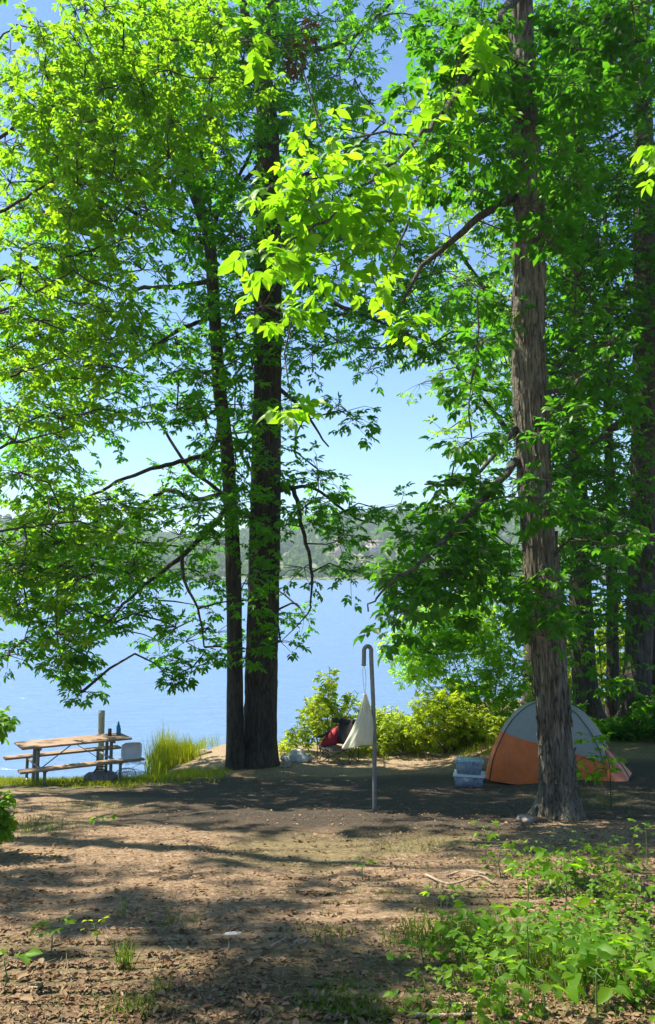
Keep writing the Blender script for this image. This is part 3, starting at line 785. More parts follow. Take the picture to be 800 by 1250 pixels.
def tree_hero():
    o = np.array([*at(678, 985, 8.9)[:2], 0]); o[2] = float(gz(o[0], o[1]))-.05
    t = thing('shagbark_tree', o, 'nearest trunk, with shaggy grey-brown bark, standing in front of the tent', 'tree')
    tp = pxpath([(681, 1000, 8.9, 52), (680, 965, 8.9, 47), (676, 920, 8.9, 44), (671, 850, 8.9, 43), (663, 750, 8.92, 43), (655, 650, 8.95, 43), (648, 550, 9., 43), (643, 450, 9.05, 44), (643, 350, 9.1, 41), (643, 250, 9.2, 39), (638, 150, 9.3, 36), (634, 60, 9.4, 34), (632, -40, 9.5, 32), (630, -300, 9.7, 24), (628, -700, 10, 10)])
    tp = [(a+.03, b, c, r*.88) for a, b, c, r in tp]
    trunk('trunk', tp, M['bark_hero'], t, o, 128, .028, .014, 7, 1.6, .13, 7.7, .008)
    # loose bark strips curling off the trunk, thin plates with their own lift
    g = Geo(); X = spline(np.array(tp), 400)
    for k in range(330):
        i = random.randrange(15, 300); a = random.uniform(0, 2*math.pi); n_ = random.randrange(6, 16)
        w = random.uniform(.012, .030); lift = random.uniform(.006, .03); wob = random.uniform(-.015, .015)
        V = []
        for j in range(n_):
            c = X[min(i+j, 399)]; s = j/(n_-1); up = lift*(abs(s-.5)*2)**1.6*(1 if random.random() < .97 else .6)
            ang = a+wob*math.sin(s*3); r = c[3]*1.0+.010+up
            ww = w*(1-.75*abs(s-.5)*1.6)
            for q, rr in ((-1, 0), (0, .008), (1, 0)):
                an = ang+q*ww/r; V.append((c[0]+math.cos(an)*(r+rr), c[1]+math.sin(an)*(r+rr), c[2]))
            for q in (-1, 1):
                an = ang+q*ww/r; V.append((c[0]+math.cos(an)*(r-.014), c[1]+math.sin(an)*(r-.014), c[2]))
        V = np.array(V); Q = []
        for j in range(n_-1):
            b = j*5; e = b+5
            Q += [[b, b+1, e+1, e], [b+1, b+2, e+2, e+1], [b+3, b, e, e+3], [b+2, b+4, e+4, e+2], [b+4, b+3, e+3, e+4]]
        Q += [[0, 3, 4, 2], [(n_-1)*5, (n_-1)*5+2, (n_-1)*5+4, (n_-1)*5+3]]
        g.add(V, Q, [[0, 1, 2], [(n_-1)*5, (n_-1)*5+1, (n_-1)*5+2]])
    g.build('bark_strips', M['bark_hero'], t, o, True, fix=False)
    L = [pxpath(r) for r in [
        [(640, -20, 9.4, 16), (600, 40, 8.3, 12), (560, 110, 7.3, 8), (510, 170, 6.4, 5), (440, 230, 5.8, 4), (380, 280, 5.4, 3), (330, 310, 5.2, 2)],
        [(628, 240, 9.2, 12), (590, 262, 9.1, 10), (555, 290, 9, 8), (520, 320, 8.9, 6), (490, 370, 8.8, 4)],
        [(530, 190, 9.2, 5), (510, 240, 9.1, 4), (490, 290, 9, 3), (470, 330, 8.9, 2)],
        [(500, 165, 6.3, 3), (470, 160, 6.2, 3), (430, 170, 6.0, 2)],
        [(632, 560, 9, 10), (600, 600, 8.2, 9), (560, 640, 7.6, 7), (520, 680, 7.1, 5), (470, 720, 6.8, 3), (450, 745, 6.7, 2)],
        [(632, 520, 9, 7), (600, 560, 8.6, 5), (560, 590, 8.3, 4), (520, 590, 8, 2)],
        [(640, -60, 9.5, 14), (730, -90, 8.4, 12), (830, 0, 6.4, 8), (850, 110, 5.9, 6), (830, 165, 5.7, 4), (802, 185, 5.6, 3)],
        [(655, 480, 9, 9), (700, 470, 9.6, 6), (740, 440, 10, 4), (780, 420, 10.4, 2)],
        [(660, 700, 9, 5), (690, 660, 8.6, 4), (720, 660, 8.3, 2)],
        [(628, -200, 9.6, 16), (560, -260, 8.5, 10), (470, -300, 7.5, 6), (400, -300, 7, 3)]]]
    for l in L: limb_mesh(l, M['bark_mid'], t, o, seg=9)
    near = []
    def c(px, py, d, r, k=1):
        for _ in range(k): near.append((*at(px+random.uniform(-12, 12), py+random.uniform(-9, 9), d+random.uniform(-.25, .25)), r))
    for px, py, d, r, k in [(340, 235, 5.4, .18, 1), (372, 250, 5.4, .2, 1), (400, 215, 5.6, .22, 2), (430, 250, 5.7, .22, 2), (455, 205, 5.8, .22, 2), (470, 265, 5.9, .22, 2), (400, 275, 5.5, .2, 1), (345, 300, 5.2, .14, 1), (320, 312, 5.1, .1, 1), (480, 165, 6.1, .2, 1), (385, 190, 5.7, .18, 1),
            (440, 300, 5.8, .2, 1), (400, 310, 5.8, .2, 1), (330, 375, 5.9, .2, 1), (365, 385, 5.8, .15, 1), (345, 490, 5.9, .15, 1), (400, 330, 6, .2, 1), (455, 330, 6.2, .22, 1), (490, 400, 6.6, .12, 1), (530, 170, 6.6, .25, 1), (500, 215, 6.4, .22, 1), (545, 130, 6.8, .25, 1),
            (575, 70, 7, .22, 1), (600, 60, 7, .2, 1), (550, 190, 7.2, .25, 1), (590, 150, 7.5, .3, 1), (545, 100, 7, .22, 1),
            (803, 168, 5.6, .09, 1), (812, 198, 5.6, .10, 1), (390, 160, 6.4, .2, 1), (300, 45, 6.4, .12, 1)]:
        c(px, py, d, r, k)
    foliage(t, o, L, near, M['leaf_near'], leaf=.135, nt=6, per=2, fine=2, ratio=.25, branch_r=.008, flat=.5, name='low_boughs_leaves', droop=.18)
    mp = [
        '.............22..222',
        '.............221.222',
        '.............222.22.',
        '............1222.2..',
        '............1222.2..',
        '.............11..2..',
        '................2...',
        '................2.1.',
        '..............1.....',
        '...............1.1..',
        '..............1...1.',
        '..............1..11.',
        '..............1..11.',
        '..............1.11..',
        '.............12.1...',
        '.............22.11..',
        '............233.1.1.',
        '............332.2...',
        '............21..2...',
        '................1....',
        '....................']
    cl = cells(mp, (7.2, 9.8), .31, 14, 1.8)
    cl += offcrown(at(600, -560, 8.2), (4.5, 3.6, 3.4), 100, .75)
    foliage(t, o, L+[tp[11:]], cl, M['leaf_dark'], leaf=.125, nt=7, per=3, fine=True, ratio=.24, branch_r=.010)
tree_hero()

def back_tree(name, label, tp, mat, maps, dr, leafm, leaf=.14, r=.62, dens=1., group=None, limbs=(), extra=None, seg=24, jit=16, nt=8, per=3, nm='crown'):
    o = np.array([tp[0][0], tp[0][1], float(gz(tp[0][0], tp[0][1]))-.05])
    t = thing(name, o, label, 'tree', group)
    trunk('trunk', tp, mat, t, o, seg, .12, .014, 3.5, 1.3, .12, random.uniform(0, 9))
    L = [pxpath(l) for l in limbs]
    for l in L: limb_mesh(l, mat, t, o, seg=8)
    cl = cells(maps, dr, r, jit, dens)
    if extra: cl += extra
    cl = gaps(cl, ((1.6, 6.5, 17.2, 20.8, 4.2),))
    foliage(t, o, L+[tp[len(tp)//3:]], cl, leafm, leaf=leaf, nt=nt, per=per, ratio=.23, name=nm)
    return t
# thick straight trunk at the right border
back_tree('woodland_tree', 'thick straight trunk near the right border, its flared foot in the shade behind the tent', 
    pxpath([(773, 890, 17.5, 44), (777, 850, 17.5, 33), (783, 700, 17.5, 30), (787, 500, 17.5, 29), (788, 350, 17.5, 27), (786, 200, 17.5, 25), (783, 60, 17.5, 22), (780, -100, 17.6, 24), (778, -350, 17.8, 12)]), M['bark_mid'], [
    '..............222333',
    '..............223333',
    '...............23333',
    '...............23333',
    '................3333',
    '...............23333',
    '...............22333',
    '................2333',
    '................2333',
    '................3333',
    '................3333',
    '................3333',
    '................2322',
    '................2222',
    '................2322',
    '................2222',
    '................222.',
    '................122.',
    '................1111',
    '................1.1.',
    '..................1.'], (13.5, 17.2), M['leaf_dark'], .15, .64, 1.25, None,
    [[(776, 350, 17.4, 16), (755, 365, 16.8, 12), (735, 385, 16.2, 8), (700, 430, 15.6, 5), (660, 470, 15, 3)],
     [(776, 505, 17.4, 14), (745, 525, 17, 10), (710, 555, 16.5, 8), (675, 585, 16, 5), (660, 620, 15.8, 3)],
     [(772, 120, 17.4, 12), (720, 150, 16.5, 8), (670, 200, 15.6, 4)],
     [(790, 60, 17.4, 10), (800, 40, 17, 8), (840, 0, 16.5, 4)],
     [(775, 20, 17.4, 10), (740, 15, 16.8, 6), (700, 30, 16, 3)],
     [(785, 640, 17.4, 9), (750, 655, 16.6, 6), (715, 650, 16, 4), (690, 660, 15.6, 2)]],
    offcrown((9.0, 15.5, 13.5), (4.5, 4.0, 5.5), 120, .8))
back_tree('woodland_tree', 'middle-sized dark trunk directly behind the tent, right of the shaggy trunk',
    pxpath([(722, 888, 18.8, 40), (716, 850, 18.8, 31), (710, 760, 18.8, 27), (706, 650, 18.8, 24), (704, 500, 18.9, 20), (703, 350, 18.9, 20), (704, 220, 19, 16), (703, 80, 19, 10), (702, -80, 19, 4)]), M['bark_mid'], [
    '................22..',
    '................22..',
    '................22..',
    '................22..',
    '...............222..',
    '................2221',
    '................2221',
    '................222.',
    '................222.',
    '...............2222.',
    '...............2222.',
    '...............22211',
    '...............22211',
    '...............2222.',
    '...............22222',
    '..............222222',
    '..............222222',
    '..............122122',
    '................1212',
    '.................11.',
    '................1.11'], (16.5, 20.5), M['leaf_mid'], .155, .64, 1.35, None,
    [[(712, 470, 18.9, 8), (735, 440, 18.5, 6), (760, 420, 18, 3)], [(708, 300, 18.9, 8), (680, 250, 18.5, 5), (665, 210, 18, 3)]])
back_tree('young_tree', 'thin pole-like tree between the two trunks behind the tent',
    pxpath([(748, 890, 19.6, 17), (748, 800, 19.6, 14), (746, 650, 19.6, 12), (742, 500, 19.6, 10), (740, 350, 19.7, 7), (738, 240, 19.8, 4)]), M['bark_mid'], [
    '', '', '', '', '', '', '................111', '................111', '................111', '.................11', '.................1', '................112', '................122', '................121', '', '................11'], (18.5, 21), M['leaf_yellow'], .14, .6, seg=14)
back_tree('young_tree', 'thin dark tree at the very right border, beyond the thick straight trunk',
    pxpath([(800, 885, 18.6, 14), (798, 800, 18.6, 12), (797, 700, 18.6, 11), (797, 500, 18.7, 9), (800, 300, 18.7, 5)]), M['bark_dark'], [
    '', '', '', '', '', '', '', '', '...................1', '...................2', '...................1', '...................2', '..................12'], (17.5, 20), M['leaf_mid'], .14, .6, seg=14)
# bright tree behind, between lake and the shaggy trunk
back_tree('sunlit_tree', 'bright yellow-green tree right of the open sky, trunk hidden by the shaggy trunk',
    pxpath([(652, 900, 20.5, 30), (652, 800, 20.5, 26), (650, 650, 20.5, 24), (650, 500, 20.5, 20), (655, 350, 20.5, 15), (660, 250, 20.5, 8), (660, 190, 20.5, 3)]), M['bark_mid'], [
    '', '', '', '', '',
    '............112221.',
    '.............23322.',
    '.............23322.',
    '............123322.',
    '............133322.',
    '............133322.',
    '............133322.',
    '.............23322.',
    '.............33222.',
    '.............23222.',
    '.............1222..'], (19, 23), M['leaf_yellow'], .15, .7, 1.0, None,
    [[(650, 560, 20.5, 9), (600, 500, 20.2, 6), (550, 440, 20, 3)], [(650, 420, 20.5, 9), (590, 350, 20.2, 6), (550, 290, 20, 3)], [(652, 480, 20.5, 7), (700, 400, 21, 5), (730, 340, 21, 3)]])
# the wood on the right beyond and outside the border
for (x, y, hgt, lab) in [(9.8, 9.5, 13, 'woodland tree just outside the right border'), (12.5, 20, 15, 'woodland tree far right by the shore')]:
    o = base_of(x, y); t = thing('woodland_tree', o, lab, 'tree')
    tp = [(x, y, o[2], .34), (x, y, o[2]+2, .24), (x+.1, y, o[2]+6, .2), (x, y+.1, o[2]+hgt, .06)]
    trunk('trunk', tp, M['bark_mid'], t, o, 20, .15, .012, 3, 1.2, .1, x)
    cl = offcrown((x, y, o[2]+hgt*.72), (3.6, 3.6, hgt*.36), 110, .85, 20)
    foliage(t, o, [tp[1:]], cl, M['leaf_dark'], leaf=.17, nt=7, per=3, ratio=.25)

# added unseen tree: its leaf masses are placed to shade the ground in view
def shade_tree(x, y, lab, cl, hgt=11, leafm='leaf_mid', leaf=.16):
    o = base_of(x, y); t = thing('added_shade_tree', o, lab, 'tree')
    tp = [(x, y, o[2], .3), (x, y, o[2]+2, .2), (x+.1, y, o[2]+6, .16), (x, y+.1, o[2]+hgt, .05)]
    trunk('trunk', tp, M['bark_mid'], t, o, 20, .15, .012, 3, 1.2, .1, x)
    foliage(t, o, [tp[1:]], cl, M[leafm], leaf=leaf, nt=7, per=3, ratio=.25)
def shade(pts, hts, r=.55):
    """leaf masses that stand between the sun and ground points, kept only where they are outside the picture"""
    out = []
    for (x, y), k in pts:
        for _ in range(k):
            q = np.array([x+random.gauss(0, .35), y+random.gauss(0, .3), 0]); q[2] = float(gz(q[0], q[1]))
            for tr in range(20):
                h = random.uniform(*hts); p = q+SUND/SUND[2]*h
                px, py = project(p)
                if p[1] > .3 and -40 < px < 840 and py > -40: continue
                out.append((*p, r*random.uniform(.8, 1.2))); break
    return out
def gnd_many(A):
    """ground points seen in those directions"""
    A = np.asarray(A, float).reshape(-1, 2); n = len(A)
    u = (A[:, 0]-400)/900.; v = (625-A[:, 1])/900.; y = cp-v*sp_; z = sp_+v*cp
    lo = np.full(n, 1.5); hi = np.full(n, 30.); done = np.zeros(n, bool); pr = 1.5
    for dd in np.geomspace(1.7, 30, 64):
        t_ = dd/y; hit = (~done) & (CZ+z*t_ <= CZ-hbase(u*t_, np.full(n, dd))+.08); hi[hit] = dd*1.06; lo[hit] = pr*.97; done |= hit; pr = dd
    for _ in range(14):
        m_ = (lo+hi)/2; t_ = m_/y; b = CZ+z*t_ <= gz(u*t_, m_); hi = np.where(b, m_, hi); lo = np.where(b, lo, m_)
    t_ = hi/y; return np.column_stack([u*t_, hi])
def gnd(px, py):
    q = gnd_many([[px, py]])[0]; return np.array([q[0], q[1], float(gz(q[0], q[1]))])
SH = [  # rows of 25 px from py 1000, columns of 50 px
    '4433233333333344',
    '4331222212221223',
    '4431122111211111',
    '2443221122110000',
    '0123433222100000',
    '0001344331110100',
    '0002123443111000',
    '0100001332200000',
    '0210021012100000',
    '0002333112100000',
    '0000123320100000']
pts = []
for r_, row in enumerate(SH):
    for c_, ch in enumerate(row):
        k = int(ch)
        if not k: continue
        q = gnd(c_*50+25, 1000+r_*25+12); pts.append(((q[0], q[1]), int([0, .12, .45, .8, 1.1][k]+random.random())))
scl = shade(pts, (9, 16), .27)
hi_ = []  # added unseen leaf masses that keep the shaggy tree's low boughs in shade
for px, py, d in [(470, 650, 7), (500, 690, 7), (540, 640, 7.3), (560, 690, 7.2), (600, 650, 7.5), (520, 720, 7), (580, 730, 7.2), (460, 720, 6.8), (500, 600, 8), (540, 590, 8), (610, 600, 8), (610, 540, 8)]:
    for k_ in range(2):
        q = at(px, py, d)+rng.normal(0, .2, 3)
        for tr in range(12):
            p_ = q+SUND/SUND[2]*random.uniform(7, 12); X_, Y_ = project(p_)
            if Y_ < -40 or X_ < -40: hi_.append((*p_, .42)); break
scl += hi_
print('shade masses', len(scl), 'wanted', sum(k for _, k in pts))
shade_tree(-7.0, 8.5, 'tall unseen tree added outside the left border to shade the path', scl, 15, 'leaf_mid', .15)
# ------------------------------------------------------------------ picnic table
def G(x, y): return float(gz(x, y))
def picnic():
    c = (-4.72, 14.0); z = G(*c)+.0; z = CZ-3.86
    t = thing('picnic_table', (*c, z), 'wooden picnic table with attached benches on a steel frame at the water, left edge', 'picnic table', None, 0.)
    m3 = rotx(-.05)@rotz(R(33)); t.rotation_euler = Matrix(m3.tolist()).to_euler()
    g = Geo()
    for k in range(5): g.box((0, -.30+k*.15, .755), (1.96, .143, .036), bev=.006)
    g.build('tabletop', M['wood'], t)
    for s in (-1, 1):
        g = Geo()
        for k in (-1, 1): g.box((0, s*.70+k*.066, .44), (2.16, .125, .04), bev=.006)
        g.build('bench_seat', M['wood'], t)
    for x in (-.66, .66):
        g = Geo(); g.tube([(x, -.33, .712), (x, .33, .712)], .022, 8); g.build('top_rail', M['steel'], t)
        g = Geo(); g.tube([(x, -.78, .397), (x, .78, .397)], .022, 8); g.build('bench_rail', M['steel'], t)
        for s in (-1, 1):
            g = Geo(); g.tube([(x, s*.14, .71), (x, s*.15, .3), (x, s*.17, .1), (x, s*.25, .02), (x, s*.36, -.02)], .032, 10, 20); g.build('table_leg', M['steel'], t, smooth=True)
            g = Geo(); g.tube([(x, s*.72, .40), (x, s*.72, .1), (x, s*.70, .02), (x, s*.60, -.02)], .028, 10, 16); g.box((x, s*.72, .408), (.09, .12, .012)); g.build('bench_leg', M['steel'], t)
    for s in (-1, 1):
        g = Geo(); g.box((s*.33, 0, .49), (.80, .035, .012), roty(s*R(35.))); g.build('brace', M['steel'], t)
    def on(lx, ly, lz): return np.array([*c, z])+m3@np.array([lx, ly, lz])
    # blue bottle
    p = on(.86, .10, .776); b = thing('water_bottle', p, 'blue plastic water bottle on the right end of the picnic table', 'bottle')
    g = Geo(); pr = [(.0, .001), (.001, .036), (.02, .040), (.08, .037), (.14, .040), (.175, .036), (.195, .018), (.205, .016)]
    g.tube([(0, 0, a) for a, _ in pr], [r for _, r in pr], 18); g.build('body', M['blue'], b, smooth=True)
    g = Geo(); g.tube([(0, 0, .203), (0, 0, .232)], .021, 14); g.tube([(0, 0, .232), (.0, 0, .255)], .009, 10); g.build('cap', M['blue'], b)
    p = on(.90, .17, .776); b = thing('water_bottle', p, 'second, shorter blue bottle pushed against the tall one on the picnic table', 'bottle')
    g = Geo(); g.tube([(0, 0, a) for a in (0, .002, .1, .12, .125)], [.01, .032, .032, .02, .018], 16); g.build('body', M['blue'], b, smooth=True)
    g = Geo(); g.tube([(0, 0, .124), (0, 0, .145)], .02, 14); g.build('cap', M['blue'], b)
    p = on(.70, .12, .776); b = thing('jar', p, 'small brown jar on the picnic table left of the blue bottles', 'jar')
    g = Geo(); g.tube([(0, 0, 0), (0, 0, .001), (0, 0, .09), (0, 0, .105)], [.01, .036, .036, .03], 16); g.build('glass', M['brownjar'], b, smooth=True)
    g = Geo(); g.tube([(0, 0, .104), (0, 0, .125)], .034, 16); g.build('lid', M['dark_steel'], b)
    # white dish tub standing on its side on the bench
    p = on(.86, -.70, .462); b = thing('dish_tub', p, 'white plastic tub propped on its side on the right end of the near bench', 'tub', None, R(20))
    g = Geo(); nseg = 40
    def ring(w, h, y, zc):
        th = np.linspace(0, 2*math.pi, nseg, endpoint=False); cx = np.sign(np.cos(th))*np.abs(np.cos(th))**.35; sx = np.sign(np.sin(th))*np.abs(np.sin(th))**.35
        return np.column_stack([cx*w, np.full(nseg, y), sx*h+zc])
    rr = [ring(.15, .125, .07, .15), ring(.155, .13, .05, .15), ring(.172, .148, -.06, .15), ring(.185, .15, -.062, .15), ring(.185, .15, -.07, .15), ring(.166, .142, -.068, .15), ring(.150, .126, .045, .15)]
    V = np.concatenate(rr); i = np.arange(nseg); j = (i+1) % nseg
    Q = np.concatenate([np.column_stack([k*nseg+i, k*nseg+j, (k+1)*nseg+j, (k+1)*nseg+i]) for k in range(6)])
    V = np.vstack([V, [0, .072, .15], [0, .043, .15]]); T = np.vstack([np.column_stack([np.full(nseg, len(V)-2), i, j]), np.column_stack([np.full(nseg, len(V)-1), 6*nseg+j, 6*nseg+i])])
    g.add(V, Q, T); g.build('shell', M['whiteplastic'], b, smooth=False)
    # lumpy grey bag under the table
    p = on(.42, -.35, .0); b = thing('duffel_bag', (p[0], p[1], G(p[0], p[1])), 'dark grey bag slumped on the grass under the picnic table', 'bag', None, R(10))
    g = Geo(); th = np.linspace(0, 2*math.pi, 24, endpoint=False); rings = []
    for k in range(14):
        s = k/13; x = -.30+.6*s; rr_ = .115*max(.05, (1-abs(2*s-1)**3.2))**.5
        rings.append(np.column_stack([np.full(24, x)+.01*np.sin(th*3+k), np.cos(th)*rr_*1.1*(1+.12*np.sin(k*1.7+th*2)), .10+np.sin(th)*rr_*(1+.10*np.sin(k*2.3+th*3))]))
    V = np.concatenate(rings); V[:, 2] = np.maximum(V[:, 2], .0); i = np.arange(24); j = (i+1) % 24
    g.add(V, np.concatenate([np.column_stack([k*24+i, k*24+j, (k+1)*24+j, (k+1)*24+i]) for k in range(13)])); g.build('body', M['greycloth'], b, smooth=True)
    for s in (-1, 1):
        g = Geo(); g.tube([(-.12, s*.06, .2), (-.07, s*.09, .26), (.05, s*.10, .265), (.11, s*.06, .2)], .009, 6, 14); g.build('handle', M['black'], b)
    # plate / wire rack in the grass by the right leg
    p = on(.78, -.52, 0); b = thing('grill_rack', (p[0], p[1], G(p[0], p[1])+.01), 'thin curved pale wire rack leaning in the grass by the right bench leg', 'rack')
    g = Geo(); R_ = rotx(R(32))
    th = np.linspace(0, 2*math.pi, 28); ringp = np.column_stack([.2*np.cos(th), .17*np.sin(th)+.15, 0*th])@R_.T; g.tube(ringp, .007, 6, cap=False)
    g.build('rim', M['steel'], b)
    g = Geo()
    for k in range(-4, 5):
        x = k*.042; h = .17*math.sqrt(max(0, 1-(x/.2)**2)); g.tube(np.array([[x, .15-h, 0], [x, .15+h, 0]])@R_.T, .004, 5)
    g.build('grill_bars', M['steel'], b)
picnic()
# wooden post in the water behind the table
p = at(123, 925, 16.2); t = thing('mooring_post', (p[0], p[1], -1.2), 'weathered round wooden post standing in the water behind the picnic table', 'post')
g = Geo(); top = at(123, 877, 16.2)[2]+1.2
g.tube([(0, 0, 0), (0, 0, top-.03), (.0, 0, top-.01), (0, 0, top)], [.07, .066, .066, .05], 18, 30); g.build('shaft', M['wood_post'], t, smooth=True)
g = Geo(); g.tube([(0, 0, top-.40), (0, 0, top-.36)], .0705, 18); g.build('band', M['steel'], t)

# ------------------------------------------------------------------ lantern hook with hanging sack
def hook():
    d = 8.6; b = gnd(457.5, 990); d = b[1]; o = np.array([b[0], b[1], b[2]-.05])
    t = thing('hook_pole', o, 'tall grey-green steel pole with a curved hook at the top, planted in bare ground', 'pole')
    top = at(452, 781, d); k = d/900.
    x0 = at(457, 900, d)[0]; xt = at(453.5, 800, d)[0]; xh = at(444.5, 800, d)[0]; zt = at(450, 795, d)[2]; r = (xt-xh)/2; ztip = at(444, 812, d)[2]
    pts = [(b[0], b[1], o[2]), ((x0+b[0])/2, d, (o[2]+zt)/2), (xt, d, zt-.1)]
    arc = [(xt-r+r*math.cos(a), d, zt+r*math.sin(a)*1.35) for a in np.linspace(0, math.pi, 14)]
    pts = pts+arc+[(xh, d, zt-.08), (xh-.003, d, ztip)]
    P = spline(np.array(pts), 140)
    g = Geo(); g.tube(P, .0265, 16); g.build('shaft', M['steel'], t, o, True)
    g = Geo(); g.tube([(xh-.003, d, ztip+.012), (xh-.003, d, ztip-.006)], .029, 16); g.build('end_cap', M['steel'], t, o, True)
    # pale sack
    tp = at(445.5, 846, d); so_ = tp+np.array([0, 0, 0])
    s = thing('drawstring_sack', so_, 'off-white cloth sack hanging by a loop of cord from the pole hook', 'sack')
    g = Geo(); tip = np.array([xh-.003, d, ztip])
    for dx in (-.012, .016):
        g.tube([tip+np.array([0, -.02, .004]), tip+np.array([dx, -.014, -.05]), (tp+tip)/2+np.array([dx*1.3, 0, 0]), tp+np.array([dx*.3, 0, -.01])], .0035, 6, 16)
    g.tube([tip+np.array([0, -.03, .01]), tip+np.array([0, 0, .0295]), tip+np.array([0, .03, .01])], .0035, 6, 8)
    g.build('cord', M['cord'], s, so_)
    # body: gathers at the top, widens to a slanting hem
    nl, ns = 46, 72; V = []
    lo_l = at(417, 908, d); lo_r = at(458, 902, d)
    for i in range(nl):
        s_ = i/(nl-1)
        prof = s_**.92
        left = tp[0]-.012+(lo_l[0]-tp[0]+.012)*(prof*.32+.68*prof**2.3); right = tp[0]+.014+(lo_r[0]-tp[0]-.014)*min(1, (s_*1.55))**.8
        cx = (left+right)/2; hw = (right-left)/2; th_ = .018+.085*math.sin(min(1, s_*1.15)*math.pi*.62)*(1-.25*s_)
        for q in range(ns):
            a = 2*math.pi*q/ns; ca, sa = math.cos(a), math.sin(a)
            fold = 1+.07*math.sin(a*7+2*s_)*(1.1-s_*.5)+.04*math.sin(a*13+5*s_)
            x = cx+hw*np.sign(ca)*abs(ca)**.9*(1 if abs(ca) > .97 else fold*.99)
            y = d+th_*sa*fold+.012*math.sin(x*40+s_*4)
            zb = tp[2]+(at(440, 911, d)[2]-tp[2])*s_+(.022*math.sin(3.1*ca+.8)*s_**3)+(.03 if ca > 0 else 0)*s_**4*abs(ca)
            V.append((x, y, zb))
    V = np.array(V); i = np.arange(ns); j = (i+1) % ns
    Q = np.concatenate([np.column_stack([k*ns+i, k*ns+j, (k+1)*ns+j, (k+1)*ns+i]) for k in range(nl-1)])
    bc = V[-ns:].mean(0)+np.array([0, 0, .03]); V = np.vstack([V, bc]); T = np.column_stack([np.full(ns, len(V)-1), (nl-1)*ns+j, (nl-1)*ns+i])
    g = Geo(); g.add(V, Q, T); g.build('cloth', M['bag'], s, so_, True)
    g = Geo(); th = np.linspace(0, 2*math.pi, 20); g.tube(np.column_stack([tp[0]+.020*np.cos(th), d+.022*np.sin(th), np.full(20, tp[2]-.022)]), .006, 6, cap=False); g.build('neck_tie', M['cord'], s, so_)
hook()

# ------------------------------------------------------------------ folding camp chair
def chair():
    b = gnd(413, 931); d = b[1]; k = d/900.; d = min(max(d, 15.), 17.2)
    o = np.array([b[0], b[1], b[2]])
    t = thing('camp_chair', o, 'red and black folding camp chair on the shore behind the hanging sack', 'camp chair', None, R(-28))
    s = d/16.4*.94
    W = .40*s; D = .26*s; sh = .40*s; bh = .92*s; ah = .60*s
    fl, fr, bl, br = (-W, -D, 0), (W, -D, 0), (-W, D, 0), (W, D, 0)
    def tb(name, pts, r=.0095): g = Geo(); g.tube(pts, r, 8); g.build(name, M['black'], t)
    tb('leg', [fl, (W*.92, -D, sh)]); tb('leg', [fr, (-W*.92, -D-.02, sh)])
    tb('leg', [bl, (W*.92, D, sh)]); tb('leg', [br, (-W*.92, D+.02, sh)])
    tb('leg', [fl, (-W*.92, D*.9, sh)]); tb('leg', [bl, (-W*.92-.02, -D*.9, sh)]); tb('leg', [fr, (W*.92, D*.9, sh)]); tb('leg', [br, (W*.92+.02, -D*.9, sh)])
    for sx in (-1, 1):
        tb('back_post', [(sx*W, D, 0.02), (sx*W*.98, D*1.05, sh), (sx*W*.92, D*1.5, bh)], .0105)
        tb('arm_post', [(sx*W*1.02, -D, 0.02), (sx*W*1.02, -D, ah)], .0095)
        g = Geo(); g.tube([(sx*W*1.02, -D, ah), (sx*W*1.02, 0, ah-.03), (sx*W, D*1.25, ah+.02)], [.03, .034, .026], 10, 10); 
        ar = g.build('armrest', M['black'], t)
        for yy in (-D, D):
            g = Geo(); g.tube([(sx*W, yy, -.004), (sx*W, yy, .03)], .02, 10); g.build('foot', M['black'], t)
    def sheet(name, fn, nu, nv, mat, th=.006):
        V = np.array([fn(u/(nu-1), v/(nv-1)) for u in range(nu) for v in range(nv)]); n = len(V)
        du = np.gradient(V.reshape(nu, nv, 3), axis=0); dv = np.gradient(V.reshape(nu, nv, 3), axis=1); N = unit(np.cross(du, dv)).reshape(-1, 3)
        V2 = np.vstack([V, V-N*th]); idx = np.arange(n).reshape(nu, nv)
        A = np.stack([idx[:-1, :-1], idx[1:, :-1], idx[1:, 1:], idx[:-1, 1:]], -1).reshape(-1, 4); Bq = A[:, ::-1]+n
        rim = np.concatenate([idx[0, :], idx[1:, -1], idx[-1, ::-1][1:], idx[::-1, 0][1:]]); r2 = np.roll(rim, -1)
        C_ = np.column_stack([rim, rim+n, r2+n, r2])[:-1]
        g = Geo(); g.add(V2, np.vstack([A, Bq, C_])); return g.build(name, mat, t, smooth=True)
    sheet('seat', lambda u, v: ((2*u-1)*W*.9, -D*1.05+v*D*2.2, sh-.07*s*(1-(2*u-1)**2)-.02*v), 14, 10, M['black'])
    sheet('backrest', lambda u, v: ((2*u-1)*W*.46, D*1.1+v*D*.42+.05*(1-(2*u-1)**2), sh-.05+v*(bh-sh+.05)), 12, 12, M['black'])
    for sx in (-1, 1):
        sheet('side_panel', lambda u, v, sx=sx: (sx*W*(.46+.52*u), D*1.1+v*D*.40-u*D*(2.1*(1-v)), sh-.06+.05*u+v*(bh-sh-.10)*(1-.42*u)), 8, 10, M['red'])
    sheet('headrest', lambda u, v: ((2*u-1)*W*.92, D*1.52+.02*(1-(2*u-1)**2), bh-.11*s+v*.12*s), 12, 5, M['black'])
    g = Geo(); g.tube([(W*1.08, -D*.2, ah-.11), (W*1.08, -D*.2, ah-.02)], [.036, .042], 12); g.build('cup_holder', M['black'], ar)
chair()

